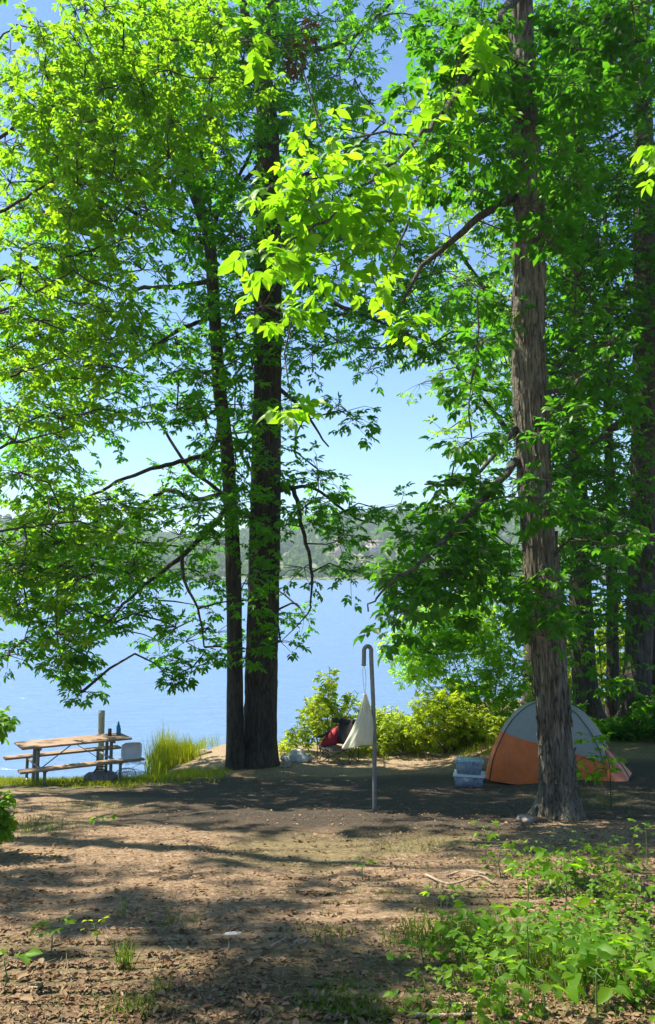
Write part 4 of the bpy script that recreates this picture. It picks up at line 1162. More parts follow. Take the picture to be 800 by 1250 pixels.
# ------------------------------------------------------------------ tent
def tent():
    a = at(587, 943, 13.4); b = at(757, 957, 12.6); a[2] = G(a[0], a[1]); b[2] = G(b[0], b[1])
    ax = b[:2]-a[:2]; ln = np.linalg.norm(ax); rz = math.atan2(ax[1], ax[0]); nrm = np.array([-ax[1], ax[0]])/ln
    hl = ln/2; hw = .80; cc = (a[:2]+b[:2])/2+nrm*hw; z0 = min(a[2], b[2])-.03; o = (cc[0], cc[1], z0)
    t = thing('tent', o, 'grey and orange dome tent pitched in the shade behind the shaggy trunk', 'tent', None, rz)
    apex = at(655, 856, 13.7)[2]-z0; H = apex
    n = 61
    U, V_ = np.meshgrid(np.linspace(-1, 1, n), np.linspace(-1, 1, n))
    def surf(u, v):
        m_ = np.maximum(np.abs(u), np.abs(v)); 
        p = 5.; mm = (np.abs(u)**p+np.abs(v)**p)**(1/p); mm = np.minimum(mm*.995/1.0, 1.0)
        z = H*np.power(np.maximum(1-np.power(mm, 2.3), 0), .66)
        # fabric pulls in between the poles, low on the walls
        sag = .035*np.sin(np.pi*np.clip(z/H, 0, 1))*(1-np.abs(np.minimum(np.abs(u), np.abs(v))/(m_+1e-6)))
        wr = .016*vnoise(u*5, v*5, z*4)+.006*vnoise(u*14, v*14, z*9)
        k = 1-(sag+wr)/np.maximum(mm, .2)
        return u*hl*k, v*hw*k, z
    def zone(name, m0, m1, mat):
        g = Geo(); N = 120; K = 26; th = np.linspace(0, 2*math.pi, N, endpoint=False); rows = []
        for k in range(K):
            cu, su = np.cos(th), np.sin(th); q = np.maximum(np.abs(cu), np.abs(su)); u = cu/q; v = su/q
            b0 = .82+.075*u; a0 = np.full(N, m0) if m0 < .5 else b0; a1 = b0 if m0 < .5 else np.full(N, m1); m_ = a0+(a1-a0)*k/(K-1)
            p = 5.; nn = (np.abs(u)**p+np.abs(v)**p)**(1/p); u = u/nn*m_; v = v/nn*m_
            x, y, z = surf(u, v); rows.append(np.column_stack([x, y, z]))
        i = np.arange(N); j = (i+1) % N; V = np.concatenate(rows)
        Q = np.concatenate([np.column_stack([k*N+i, k*N+j, (k+1)*N+j, (k+1)*N+i]) for k in range(K-1)])
        g.add(V, Q); return g.build(name, mat, t, smooth=True)
    zone('canopy', .002, .80, M['tent_grey']); zone('lower_wall', .80, 1.0, M['tent_orange'])
    # crossing poles stand just proud of the fabric
    for s in (-1, 1):
        q = np.linspace(-1, 1, 50); P = []
        for e in q:
            m_ = abs(e)**1.0; dd = 2**(1/5.)
            x, y, z = surf(np.array(e/dd*1.0), np.array(s*e/dd)); nv = unit(np.array([x/hl, y/hw, z/H+.15])); P.append(np.array([x, y, z])+nv*.013)
        g = Geo(); g.tube(P, .0065, 6); g.build('pole', M['black'], t, smooth=True)
    g = Geo()
    for z_, m_ in ((0, .801),):
        N = 120; th = np.linspace(0, 2*math.pi, N+1); cu, su = np.cos(th), np.sin(th); q = np.maximum(np.abs(cu), np.abs(su)); u = cu/q; v = su/q
        nn = (np.abs(u)**5+np.abs(v)**5)**.2; m_ = .822+.075*u; x, y, z = surf(u/nn*m_, v/nn*m_); P = np.column_stack([x, y, z]); P[:, :2] *= 1.006
        g.tube(P, .006, 5, cap=False)
    g.build('seam', M['tent_flap'], t)
    # vestibule at the right end: a coral flap stretched from the pole to a stake
    x1 = hl*.70; zt = H*.60
    top = np.array([hl*.66, -hw*.42, H*.66]); n1, n2 = 14, 18
    foot = np.array([hl+.34, -hw-.02, .02]); far = np.array([hl+.20, hw*.2, .22]); 
    near = np.array([hl*.70, -hw*1.03, .05])
    def tri(name, A, B_, C_, mat, bulge):
        g = Geo(); pts = []; 
        nrm_ = unit(np.cross(B_-A, C_-A))
        for i in range(n1+1):
            for j in range(i+1):
                s = i/n1; q = 0 if i == 0 else j/i
                p = A+(B_-A)*s*(1-q)+(C_-A)*s*q
                p = p+nrm_*bulge*math.sin(math.pi*s)*(math.sin(math.pi*q) if i else 0)+np.array([0, 0, .012*math.sin(9*q+4*s)*s*(1-s)*4])
                pts.append(p)
        T = []; id_ = lambda i, j: i*(i+1)//2+j
        for i in range(n1):
            for j in range(i+1):
                T.append([id_(i, j), id_(i+1, j), id_(i+1, j+1)])
                if j < i: T.append([id_(i, j), id_(i+1, j+1), id_(i, j+1)])
        pts = np.array(pts); k = len(pts); T = np.array(T)
        g.add(np.vstack([pts, pts-nrm_*.004]), None, np.vstack([T, T[:, ::-1]+k])); return g.build(name, mat, t, smooth=True, fix=False)
    tri('door_flap', top, far, foot, M['tent_flap'], .05)
    mid_ = near*.52+foot*.48+np.array([0, .0, .10])
    tri('door_flap', top, foot, mid_, M['tent_flap'], .03); tri('vestibule_wall', top, mid_, near, M['tent_orange'], .02)
    g = Geo(); g.tube([top+np.array([-.04, 0, .03]), (top+foot)/2+np.array([.02, -.03, .10]), foot+np.array([0, -.02, 0])], .008, 6, 16); g.build('vestibule_pole', M['black'], t)
    g = Geo(); g.tube([foot+np.array([.0, 0, .08]), foot+np.array([.05, -.02, -.08])], .006, 6); g.build('stake', M['steel'], t)
    g = Geo(); N = 80; th = np.linspace(0, 2*math.pi, N+1); cu, su = np.cos(th), np.sin(th); q = np.maximum(np.abs(cu), np.abs(su)); g.tube(np.column_stack([cu/q*hl*.995, su/q*hw*.995, np.full(N+1, .012)]), .014, 6, cap=False); g.build('floor_hem', M['black'], t)
tent()

# ------------------------------------------------------------------ storage bins
def bins():
    b = at(573, 945, 12.9); zg = G(b[0], b[1])+.0; k = 12.9/900
    W = .44; D = .34; h1 = .22; rz = R(-14)
    def one(z, w, d_, h, label, seed):
        t = thing('storage_bin', (b[0], b[1], z), label, 'storage box', None, rz)
        g = Geo(); nseg = 4
        # open-topped tapered shell with thickness
        def rect(a, c_, zz): return [(-a, -c_, zz), (a, -c_, zz), (a, c_, zz), (-a, c_, zz)]
        a, c_ = w/2, d_/2; V = rect(a*.9, c_*.9, .004)+rect(a, c_, h*.92)+rect(a-.006, c_-.006, h*.92)+rect(a*.9-.006, c_*.9-.006, .010)
        Q = [[3, 2, 1, 0]]+[[i, (i+1) % 4, 4+(i+1) % 4, 4+i] for i in range(4)]+[[4+i, 4+(i+1) % 4, 8+(i+1) % 4, 8+i] for i in range(4)]+[[8+i, 8+(i+1) % 4, 12+(i+1) % 4, 12+i] for i in range(4)]+[[12, 13, 14, 15]]
        g.add(V, Q); g.build('tub', M['clear'], t)
        g = Geo(); g.box((0, 0, h*.96), (w+.03, d_+.03, h*.08), bev=.008); g.box((0, 0, h+.004), (w-.05, d_-.05, .012), bev=.004); lid = g.build('lid', M['clear'] if seed else M['whiteplastic'], t)
        for sx in (-1, 1): g = Geo(); g.box((sx*(w/2+.014), 0, h*.84), (.02, .12, .05), bev=.006); g.build('latch', M['whiteplastic'], lid)
        rnd_ = random.Random(seed+3)
        for q in range(4):
            g = Geo(); hh = rnd_.uniform(.5, .8)*h; g.box((-w*.32+q*w*.21, rnd_.uniform(-.03, .03), .012+hh/2), (w*.18, d_*.7, hh), rotz(rnd_.uniform(-.1, .1)), .015)
            g.build('packed_item', [M['stuff_dark'], M['greycloth'], M['stuff_dark'], M['red']][q] if seed else [M['greycloth'], M['blue'], M['stuff_dark'], M['stuff_dark']][q], t)
    one(zg, W+.05, D+.04, h1, 'lower clear plastic storage box with white lid, on the ground by the tent', 0)
    one(zg+h1+.012, W, D, .22, 'upper clear plastic storage box stacked on another beside the tent', 1)
bins()

# ------------------------------------------------------------------ rocks, driftwood, sticks
def rock(name, px, py, size, mat, label, rz=0., cat='rock', z=None, d=None):
    p = gnd(px, py)
    t = None
    import bmesh
    bm = bmesh.new(); bmesh.ops.create_icosphere(bm, subdivisions=4, radius=1.)
    sd = random.uniform(0, 50)
    c = np.array([v.co[:] for v in bm.verts]); q = np.round(c*[1.6, 1.6, 1.8])/[1.6, 1.6, 1.8]; c = c*.65+q*.35
    n = fbm(c[:, 0]*1.5+sd, c[:, 1]*1.5, c[:, 2]*1.5, 3); c = c*np.array(size)*(1+.22*n)[:, None]
    for v, k in zip(bm.verts, c): v.co = k
    me = bpy.data.meshes.new(name); bm.to_mesh(me); bm.free(); me.materials.append(mat)
    for f in me.polygons: f.use_smooth = True
    o = bpy.data.objects.new(name, me); COL.objects.link(o); o.location = (p[0], p[1], p[2]+size[2]*.45); o.rotation_euler = (0, 0, rz)
    return tag(o, label, cat)
rock('rock', 364, 930, (.32, .22, .17), M['rock'], 'pale angular rock in the sun just right of the thick dark trunk')
rock('rock', 350, 936, (.14, .12, .07), M['rock_dark'], 'small brown stone at the foot of the thick dark trunk', .6)
rock('rock', 248, 921, (.24, .13, .085), M['rock_dark'], 'flat brown stone on the sunny sand right of the tall grass clump', .5)
rock('rock', 285, 1143, (.055, .035, .012), M['rock'], 'small flat pale stone in the middle of the path')
rock('rock', 368, 1151, (.035, .026, .012), M['deadwood'], 'small tan stone at the edge of the shade on the path')
rock('rock', 642, 1000, (.11, .08, .05), M['rock_dark'], 'brown stone at the left foot of the shaggy trunk')
def stick(pxs, r, label, name='fallen_stick', mat=None, lift=.012, ends=None):
    P = []
    for i, (px, py) in enumerate(pxs): q = gnd(px, py); P.append((*q[:2], q[2]+r*.6+lift))
    P = np.array(P); rr = np.linspace(r, r*.5, len(P)); X = spline(np.column_stack([P, rr]), len(P)*9)
    X[:, :2] += rng.normal(0, r*.10, (len(X), 2)); X[:, 2] = np.maximum(X[:, 2], gz(X[:, 0], X[:, 1])+X[:, 3]*.5)
    o = P[0]; g = Geo(); g.tube(X[:, :3], X[:, 3]*(1+rng.normal(0, .05, len(X))), 9); ob = g.build(name, mat or M['deadwood'], None, o, True)
    return tag(ob, label, 'stick' if name != 'driftwood_log' else 'log')
stick([(496, 914), (515, 913), (532, 916), (540, 914)], .05, 'dark driftwood log at the foot of the shore bushes, left of the tent', 'driftwood_log', M['bark_dark'])
stick([(540, 924), (510, 920), (480, 922)], .035, 'thin pale branch lying on the shore right of the pole', mat=M['deadwood'])
stick([(520, 1069), (550, 1077), (585, 1074), (606, 1079)], .009, 'long curved pale stick in the sunny leaf litter below the pole', lift=.02)
stick([(545, 1070), (570, 1066), (600, 1069)], .010, 'short pale stick just behind the long curved one')
stick([(490, 1243), (530, 1246), (590, 1244)], .011, 'pale stick at the bottom border among the green seedlings')
stick([(520, 1229), (560, 1231), (585, 1230)], .007, 'thin grey stick just above the one at the bottom border')
stick([(0, 1201), (25, 1205), (55, 1201), (75, 1206)], .008, 'thin grey stick at the lower left border')
stick([(325, 1160), (345, 1152), (368, 1146)], .006, 'tiny stick lying in the shade in the middle of the path')
# ------------------------------------------------------------------ shrubs on the shore
def shrub(name, label, x, y, cl, mat, leaf, stems, group=None, ratio=.24, nt=8, per=3, cat='shrub', fine=False, nl=5, br=.008):
    o = np.array([x, y, float(gz(x, y))-.04]); t = thing(name, o, label, cat, group)
    L = []
    for s in stems:
        P = [(x+random.uniform(-.12, .12), y+random.uniform(-.12, .12), o[2])]+[tuple(q) for q in s]
        rr = np.linspace(br*2.2, br*.6, len(P)); L.append([(*p, r) for p, r in zip(P, rr)]); g = Geo()
        X = spline(np.array(L[-1]), 24); g.tube(X[:, :3], X[:, 3], 7); g.build('stem', M['bark_mid'], t, o, True, fix=False)
    foliage(t, o, L, cl, mat, leaf=leaf, nt=nt, per=per, ratio=ratio, branch_r=br, fine=fine, nl=nl, name='leaves')
def ell(px, py, d, rx, ry, rd, n, r):
    """n masses in an ellipsoid centred at the direction (px,py); rx, ry in px at that distance, rd in metres"""
    out = []
    for _ in range(n):
        v = rng.normal(0, 1, 3); v = v/np.linalg.norm(v)*rng.uniform(.1, 1)**.5
        out.append((*at(px+v[0]*rx, py+v[1]*ry, d+v[2]*rd), r*random.uniform(.7, 1.2)))
    return out
def stems_to(pts): return [[at(*q) for q in s] for s in pts]
p = at(395, 905, 18.3)
shrub('shore_shrub', 'yellow-green bush with one tall leafy shoot, behind the red camp chair', p[0], p[1],
      ell(398, 880, 18.3, 34, 26, .7, 34, .32)+ell(402, 840, 18.3, 8, 24, .2, 7, .2)+ell(360, 902, 18.3, 14, 12, .4, 8, .22)+ell(435, 865, 18.3, 14, 22, .4, 7, .22), M['leaf_shrub'], .10,
      stems_to([[(400, 870, 18.3), (403, 815, 18.3)], [(380, 880, 18.2), (372, 850, 18.2)], [(420, 880, 18.4), (438, 845, 18.4)], [(385, 890, 18), (360, 890, 18)]]))
p = at(490, 905, 18.4)
shrub('shore_shrub', 'low sunlit yellow-green bush directly right of the hook pole', p[0], p[1],
      ell(478, 892, 18.3, 44, 24, .9, 60, .3), M['leaf_shrub'], .095, stems_to([[(480, 890, 18.3), (478, 862, 18.3)], [(460, 890, 18.3), (450, 868, 18.3)], [(500, 890, 18.3), (510, 865, 18.3)]]))
p = at(545, 908, 17.8)
shrub('shore_shrub', 'dense sunlit bush between the hook pole and the storage boxes', p[0], p[1],
      ell(545, 878, 17.9, 48, 32, .8, 70, .32)+ell(590, 890, 17.6, 25, 26, .5, 24, .28), M['leaf_shrub'], .10, stems_to([[(540, 885, 17.8), (535, 850, 17.8)], [(565, 885, 17.8), (580, 850, 17.8)], [(520, 890, 17.8), (505, 860, 17.8)]]))
p = at(600, 905, 19.2)
shrub('young_tree', 'bright young tree with thin bare lower stems on the shore left of the shaggy trunk', p[0], p[1],
      ell(600, 755, 19.2, 52, 68, 1.2, 84, .44)+ell(545, 760, 19.0, 48, 42, .8, 66, .38)+ell(505, 800, 19, 36, 32, .7, 40, .32)+ell(565, 850, 18.6, 50, 22, .5, 20, .3)+ell(622, 840, 19.2, 32, 50, .8, 30, .38)+ell(570, 830, 19.2, 30, 20, .6, 12, .3)+ell(580, 700, 19.4, 26, 20, .6, 10, .35), M['leaf_young'], .12,
      stems_to([[(575, 860, 19.2), (552, 800, 19.1), (540, 760, 19)], [(585, 850, 19.2), (566, 790, 19.1), (575, 720, 19.2)], [(560, 870, 19.2), (543, 820, 19.1), (520, 790, 19)], [(605, 850, 19.2), (612, 760, 19.2), (605, 690, 19.2)], [(620, 850, 19.3), (640, 760, 19.3)]]), cat='tree', ratio=.2)
p = at(735, 900, 16.5)
shrub('understory_bush', 'dark green bush in the shade at the foot of the trunks behind the tent', p[0], p[1],
      ell(745, 897, 17.0, 40, 14, .6, 26, .26)+ell(700, 885, 18, 24, 16, .6, 14, .28), M['leaf_mid'], .13, stems_to([[(740, 895, 17)], [(755, 892, 17)]]))
p = at(795, 890, 16)
shrub('understory_bush', 'green bush at the right border beyond the sunlit strip of ground', p[0], p[1],
      ell(806, 880, 17.0, 26, 30, .8, 30, .34), M['leaf_mid'], .14, stems_to([[(800, 885, 17), (800, 850, 17)]]))
# background greenery along the right shore, seen between the trunks
for (px, py, d, rx, ry, n, lab) in [(690, 820, 22.5, 26, 60, 46, 'sunlit bush by the water seen between the shaggy trunk and the trunk behind the tent'),
                                    (742, 800, 23.0, 30, 66, 44, 'sunlit bush by the water seen through the gap left of the thick straight trunk'),
                                    (800, 830, 22.5, 26, 60, 36, 'sunlit bush by the water at the right border')]:
    p = at(px, 895, d)
    shrub('shore_shrub', lab, p[0], p[1], ell(px, py, d, rx, ry, .8, n, .42), M['leaf_shrub'], .14, stems_to([[(px, py+40, d), (px-4, py, d)], [(px+10, py+40, d), (px+15, py-20, d)]]))
# near shrub leaning in from the left border
p = np.array([-3.25, 6.1, 0])
shrub('path_side_bush', 'shaded leafy bush leaning in from the left border above the path', p[0], p[1],
      ell(-12, 882, 6.2, 20, 10, .3, 5, .13)+ell(-52, 940, 6.2, 20, 55, .4, 14, .18)+ell(-18, 990, 6.2, 20, 10, .3, 6, .12)+ell(-22, 975, 6.2, 12, 14, .3, 5, .12)+ell(4, 1006, 6.0, 24, 4, .3, 3, .08), M['leaf_herb'], .07,
      stems_to([[(-30, 960, 6.2), (-10, 885, 6.2)], [(-40, 980, 6.2), (-30, 920, 6.3)], [(-10, 1010, 6.2), (5, 985, 6.1)]]), fine=True, cat='bush')

# ------------------------------------------------------------------ small plants
def seedling(px, py, h, label, n=7, leaf=.10, mat='leaf_herb', group=None, name='seedling', lean=(0, 0), ratio=.30, spread=1., nl=3, tiers=1):
    q = gnd(px, py); o = q-np.array([0, 0, .01]); t = thing(name, o, label, 'plant', group)
    top = o+np.array([lean[0], lean[1], h]); mid = (o+top)/2+np.array([random.uniform(-.02, .02), 0, 0])
    g = Geo(); g.tube([o, mid, top], [.004, .0032, .0022], 6, 9); g.build('stem', M['stem_green'], t, o, True, fix=False)
    P, D = [], []
    for k in range(n):
        a = k*2.4+random.uniform(-.4, .4); s = 1-(k/max(1, n-1))*(.5 if tiers > 1 else .22); p_ = o+(top-o)*s
        P.append(p_); D.append((math.cos(a), math.sin(a), random.uniform(-.05, .35)))
    P = np.array(P); D = np.array(D); sc = leaf*.58*np.array([random.uniform(.7, 1.2) for _ in range(n)])*spread
    B = P+unit(D)*(sc*.55)[:, None]
    segs_mesh('leaf_stalks', P, B, np.full(n, .0018), np.full(n, .0012), M['stem_green'], t, o)
    A = compound(B-unit(D)*(sc*.1)[:, None], D, np.tile([[0, 0, 1.]], (n, 1))+rng.normal(0, .15, (n, 3)), sc, nl, ratio, 1.05, .12)
    leaf_mesh('leaves', *A, M[mat], t, o, 2)
SG = 'broad-leaved seedlings in the lower right'
for px, py, h, lab, n, lf, nl in [
 (592, 1056, .30, 'sunlit seedling alone just right of centre, in front of the shaggy trunk', 6, .10, 3),
 (642, 1112, .30, 'brightest yellow-green seedling in the patch below the shaggy trunk', 9, .12, 5),
 (690, 1118, .34, 'large bluish-green seedling right of the brightest one below the shaggy trunk', 9, .12, 5),
 (612, 1070, .22, 'small seedling behind the brightest patch below the shaggy trunk', 6, .09, 3),
 (540, 1120, .20, 'pale green seedling alone in the sunny litter left of the plant patch', 6, .09, 3),
 (790, 1058, .34, 'seedling cut by the right border, level with the foot of the shaggy trunk', 7, .11, 3),
 (740, 1072, .20, 'small leafy seedling near the right border below the tent', 6, .09, 3),
 (775, 1120, .26, 'broad-leaved seedling at the right border, halfway down the plant patch', 7, .12, 3),
 (560, 1192, .24, 'bright seedling with spread leaves at the left edge of the plant patch near the bottom', 7, .11, 3),
 (520, 1182, .16, 'leftmost small bright seedling near the bottom of the plant patch', 5, .10, 3),
 (645, 1195, .26, 'leafy seedling in the middle of the plant patch near the bottom', 8, .11, 3),
 (700, 1215, .24, 'seedling with long pale leaves low in the plant patch', 8, .12, 5),
 (755, 1195, .22, 'yellow-green seedling low at the right side of the plant patch', 7, .11, 3),
 (790, 1225, .24, 'seedling in the lower right corner', 8, .12, 5),
 (610, 1240, .20, 'seedling touching the bottom border below the plant patch', 7, .11, 3),
 (660, 1250, .18, 'bluish-green broad seedling cut by the bottom border', 7, .12, 3),
 (730, 1248, .20, 'pale seedling cut by the bottom border, left of the corner', 7, .12, 3),
 (580, 1150, .16, 'dark green low seedling left of the patch centre', 6, .10, 3),
 (745, 1150, .18, 'dark broad-leaved seedling in the shade on the right', 6, .12, 3)]:
    seedling(px, py, h, lab, n, lf, group=SG, nl=nl, mat='leaf_near' if 'bright' in lab.split(',')[0] or 'pale' in lab else 'leaf_herb')
seedling(62, 1165, .16, 'low green plant with narrow leaves on the left side of the path', 8, .09, ratio=.18, nl=5)
seedling(115, 1148, .12, 'tiny yellowish plant on the left side of the path', 5, .07, 'leaf_shrub', ratio=.2)
seedling(125, 1010, .10, 'low green plant beside the left-hand bush at the top of the path', 7, .10, ratio=.3)
seedling(4, 1205, .14, 'bright green plant cut by the lower left border', 5, .10)
seedling(443, 1071, .14, 'small dark seedling in the half shade below the hook pole', 5, .07)
# young hickory sapling in front of the tent
q = gnd(746, 985); o = q-np.array([0, 0, .02]); t = thing('sapling', o, 'thin sapling with a few yellow-green leaves in front of the orange tent wall', 'sapling')
d = q[1]; S1 = [o, at(745, 945, d), at(742, 925, d), at(735, 905, d)]
g = Geo(); g.tube(S1, [.008, .006, .005, .003], 7, 20); g.build('stem', M['bark_mid'], t, o, True, fix=False)
foliage(t, o, [[(*S1[1], .006), (*S1[2], .005), (*S1[3], .003)]], [(*at(725, 900, d-.1), .17), (*at(712, 925, d), .15), (*at(738, 938, d-.1), .10), (*at(745, 915, d), .12), (*at(722, 945, d), .10)], M['leaf_near'], leaf=.09, nt=5, per=2, fine=True, ratio=.25, branch_r=.005, name='leaves')

# ------------------------------------------------------------------ grass
def blades(name, XY, h, w, mat, label=None, cat=None, kind=None, lean=.35, base=None):
    n = len(XY); z = gz(XY[:, 0], XY[:, 1]) if base is None else base
    P = np.column_stack([XY, z-.01]); a = rng.uniform(0, 2*math.pi, n); S_ = np.column_stack([np.cos(a), np.sin(a), 0*a]); 
    b = rng.uniform(0, 2*math.pi, n); Ln = np.column_stack([np.cos(b), np.sin(b), 0*b])*(lean*h*rng.random(n))[:, None]
    h = h[:, None]; w = np.asarray(w).reshape(-1, 1) if np.ndim(w) else w
    up = np.array([[0, 0, 1.]])
    m = P+up*h*.55+Ln*.35; tp = P+up*h*.95+Ln
    V = np.stack([P-S_*w, P+S_*w, m+S_*w*.75, m-S_*w*.75, tp], 1).reshape(-1, 3)
    off = (np.arange(n)*5)[:, None]
    o = mesh_np(name, V, [np.array([[0, 1, 2, 3]])+off, np.array([[3, 2, 4]])+off], mat, rnd=np.repeat(rng.random(n), 5))
    return tag(o, label, cat, None, kind)
# tall clump at the water's edge
def clump_pts(px0, px1, py0, py1, n):
    k = np.random.default_rng(5).beta(1.1, 1.5, n)*1.1-.03; q = gnd_many(np.column_stack([px0+(px1-px0)*k, py0+(py1-py0)*k+rng.uniform(-4, 3, n)]))
    return q+np.column_stack([rng.normal(0, .09, n), rng.uniform(0, .55, n)]), k
XY, k = clump_pts(187, 240, 945, 924, 3200)
blades('tall_grass_clump', XY, rng.uniform(.3, 1.0, len(XY))*(.95-.5*k)*(1+.45*vnoise(XY[:, 0]*7, XY[:, 1]*3)), .006, M['grass'], 'clump of tall bright green grass at the water right of the picnic table', 'grass', 'stuff', .35)
XY, k = clump_pts(225, 262, 926, 912, 260)
blades('shore_grass', XY, rng.uniform(.12, .4, len(XY)), .005, M['grass'], 'sparse shorter grass beside the tall clump on the sand', 'grass', 'stuff', .6)
# turf around the picnic table
n = 26000; XY = np.column_stack([rng.uniform(-8.5, -2.0, n), rng.uniform(11.6, 16.4, n)])
nz = fbm(XY[:, 0]*.8, XY[:, 1]*.8, 2, 3)
keep = rng.random(n) < np.clip(sstep(12.2, 13.4, XY[:, 1]+nz*.8)*sstep(-2.1, -4.0, XY[:, 0]+nz*.7+(XY[:, 1]-13.5)*-.5)*1.1*sstep(17.0, 15.9, XY[:, 1]), 0, 1); XY = XY[keep]
blades('shore_turf', XY, rng.uniform(.03, .12, len(XY))*(1+.4*fbm(XY[:, 0]*2, XY[:, 1]*2, 1, 2)), .005, M['grass'], 'patchy bright grass around the picnic table', 'grass', 'stuff', .8)
# short thin grass in the half shade and in the sun of the foreground
pts_ = []
for (px, py, rx, ry, k, hh) in [(500, 1035, 95, 22, 520, .045), (470, 1095, 90, 24, 600, .05), (550, 1145, 70, 16, 520, .11), (620, 1160, 100, 28, 700, .10), (700, 1190, 100, 40, 1300, .10), (420, 1225, 60, 24, 900, .05), (160, 1235, 60, 14, 260, .06), (730, 975, 80, 14, 1300, .05),
        (500, 1240, 110, 12, 900, .05), (210, 1125, 30, 10, 60, .06), (395, 1140, 40, 8, 120, .06), (650, 1060, 60, 20, 300, .07), (30, 1010, 60, 10, 500, .10), (120, 985, 70, 8, 400, .06)]:
    for _ in range(int(k)):
        pts_.append((px+random.gauss(0, rx*.55), min(1300, py+random.gauss(0, ry*.55)), hh))
A = np.array(pts_); XY = gnd_many(A[:, :2])
blades('path_grass', XY, A[:, 2]*rng.uniform(.5, 1.4, len(A)), .0028, M['grass_dark'], 'thin short grass scattered over the path and under the seedlings', 'grass', 'stuff', .9)
# one upright tuft on the path
def tuft(px, py, n, h, label):
    q = gnd(px, py); XY = q[:2]+rng.normal(0, .022, (n, 2)); o = blades('grass_tuft', XY, h*rng.uniform(.5, 1.1, n), .0032, M['grass_dark'], label, 'grass tuft', None, .9)
tuft(152, 1172, 46, .17, 'upright tuft of green grass in the sun on the left half of the path')
tuft(147, 1118, 10, .16, 'thin grass stalks behind the upright tuft on the path')
tuft(196, 1215, 26, .12, 'small pale grass tuft below the upright one on the path')
# undergrowth: low leaves carpeting the lower right
n = 2300; A = np.vstack([np.column_stack([rng.normal(725, 60, 850), rng.normal(1085, 26, 850)]), np.column_stack([rng.normal(705, 110, n), rng.normal(1170, 65, n)])]); A = A[(A[:, 0] > 470) & (A[:, 1] > 1040) & (A[:, 0]+A[:, 1]*.6 > 1200)]; A[:, 1] = np.minimum(A[:, 1], 1300)
XY = gnd_many(A); XY = XY[fbm(XY[:, 0]*2.3, XY[:, 1]*2.3, 4, 2) > -.05+.1*(XY[:, 1] > 4.2)]; Pz = gz(XY[:, 0], XY[:, 1])+.02+.19*rng.random(len(XY))**1.5; P = np.column_stack([XY, Pz]); a = rng.uniform(0, 2*math.pi, len(P))
Aa = compound(P, np.column_stack([np.cos(a), np.sin(a), 0*a+.1]), np.tile([[0, 0, 1.]], (len(P), 1))+rng.normal(0, .3, (len(P), 3)), rng.uniform(.016, .042, len(P)), 3, .29, 1.0, .15)
o = leaf_mesh('undergrowth', *Aa, M['leaf_herb'], None, None, 2)
tag(o, 'low green leaves carpeting the ground among the seedlings in the lower right', 'ground cover', kind='stuff')

n = 5200; A = np.column_stack([rng.uniform(338, 620, n), rng.normal(915, 6, n)]); XY = gnd_many(A); XY = XY[(fbm(XY[:, 0]*1.8, XY[:, 1]*1.8, 6, 2) > -.1) & (XY[:, 1] > 15.8)]
blades('shore_weeds', XY, rng.uniform(.04, .22, len(XY)), .006, M['grass'], 'low yellow-green weeds along the foot of the shore bushes', 'weeds', 'stuff', .9)
# ------------------------------------------------------------------ leaf litter
n = 75000
A = np.column_stack([rng.uniform(-60, 860, n), 955+345*rng.random(n)**.85])
XY = gnd_many(A); z = gz(XY[:, 0], XY[:, 1])
dens = .30+.55*sstep(.3, 2.0, XY[:, 0])*sstep(2.5, 3.5, XY[:, 1])+.4*np.maximum(0, fbm(XY[:, 0]*1.3, XY[:, 1]*1.3, 9, 3))
keep = rng.random(n) < dens; XY = XY[keep]; z = z[keep]; n = len(XY)
a = rng.uniform(0, 2*math.pi, n); D = np.column_stack([np.cos(a), np.sin(a), rng.normal(0, .12, n)]); N_ = np.tile([[0, 0, 1.]], (n, 1))+rng.normal(0, .38, (n, 3))
L_ = (.008+.034*rng.random(n)**1.8)*(1+.6*(rng.random(n) < .08)); 
o = leaf_mesh('leaf_litter', np.column_stack([XY, z+.016+.010*rng.random(n)]), D, N_, L_, L_*rng.uniform(.12, .34, n), M['litter'], None, None, False)
tag(o, 'brown dead leaves and bark chips strewn over the forest floor', 'leaf litter', kind='stuff')
M['twig_litter'] = simple('twig_litter', (.20, .145, .095), .9, 0, .5, 3)
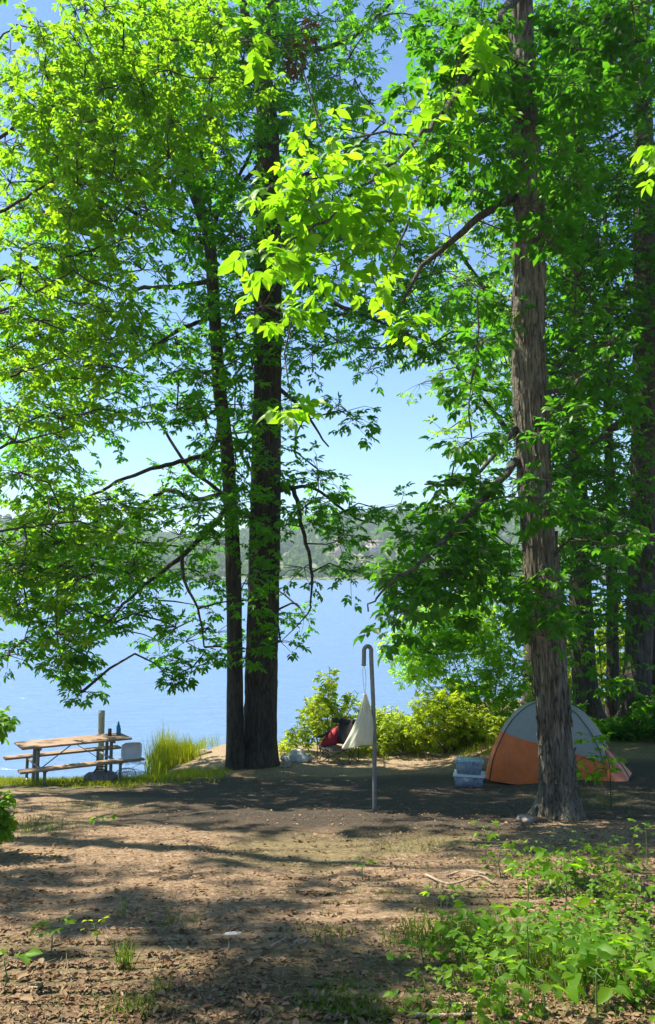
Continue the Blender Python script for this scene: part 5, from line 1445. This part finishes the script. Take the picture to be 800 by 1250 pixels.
# fine twigs among the litter
n = 1500; A = np.column_stack([rng.uniform(-40, 840, n), 965+320*rng.random(n)]); XY = gnd_many(A); z = gz(XY[:, 0], XY[:, 1])+.02
a = rng.uniform(0, math.pi, n); l_ = rng.uniform(.02, .10, n); Dv = np.column_stack([np.cos(a)*l_, np.sin(a)*l_*.7, rng.normal(0, .01, n)]); P0 = np.column_stack([XY, z])
o = segs_mesh('litter_twigs', P0, P0+Dv, np.full(n, .0022), np.full(n, .0012), M['twig_litter'], None, None, 4)
tag(o, 'fine broken twigs scattered over the forest floor', 'twig litter', kind='stuff')
# ------------------------------------------------------------------ camera, sky, sun, haze
cam = bpy.data.cameras.new('camera'); co = bpy.data.objects.new('camera', cam); COL.objects.link(co)
cam.sensor_fit = 'VERTICAL'; cam.sensor_height = 36; cam.lens = 900/1250*36; cam.clip_end = 6000; cam.clip_start = .05
co.location = (0, 0, CZ); co.rotation_euler = (math.pi/2+PITCH, 0, 0); S.camera = co
w = bpy.data.worlds.new('World'); S.world = w; w.use_nodes = True; nt = w.node_tree
bg = nt.nodes['Background']; sky = nt.nodes.new('ShaderNodeTexSky'); sky.sky_type = 'NISHITA'; sky.sun_disc = False
sky.sun_elevation = SUN_EL; sky.sun_rotation = SUN_AZ % (2*math.pi); sky.air_density = 1.0; sky.dust_density = .15; sky.ozone_density = 3.0
tint = mixc(nt, 1.0, sky.outputs[0], (.82, .98, 1.06), 'MULTIPLY'); nt.links.new(tint, bg.inputs[0]); bg.inputs[1].default_value = .088
sl = bpy.data.lights.new('sun', 'SUN'); so = bpy.data.objects.new('sun', sl); COL.objects.link(so)
sl.energy = 5.0; sl.angle = R(.53); sl.color = (1, .94, .82)
so.rotation_euler = Vector(SUND).to_track_quat('Z', 'Y').to_euler()
def haze():
    m, nt, out = newmat('haze_air')
    v = nd(nt, 'ShaderNodeVolumePrincipled'); v.inputs['Color'].default_value = (.76, .90, .97, 1)
    v.inputs['Density'].default_value = .00042; v.inputs['Anisotropy'].default_value = .2
    nt.links.new(v.outputs[0], out.inputs['Volume'])
    g = Geo(); g.box((0, 1370, 57), (5600, 2960, 134)); o = g.build('haze', m); tag(o, kind='stuff')
haze()
S.view_settings.view_transform = 'Standard'; S.view_settings.look = 'None'; S.view_settings.exposure = 1.25; S.view_settings.gamma = 1
S.view_settings.use_curve_mapping = False
S.cycles.max_bounces = 7; S.cycles.transparent_max_bounces = 12; S.cycles.transmission_bounces = 6; S.cycles.diffuse_bounces = 3
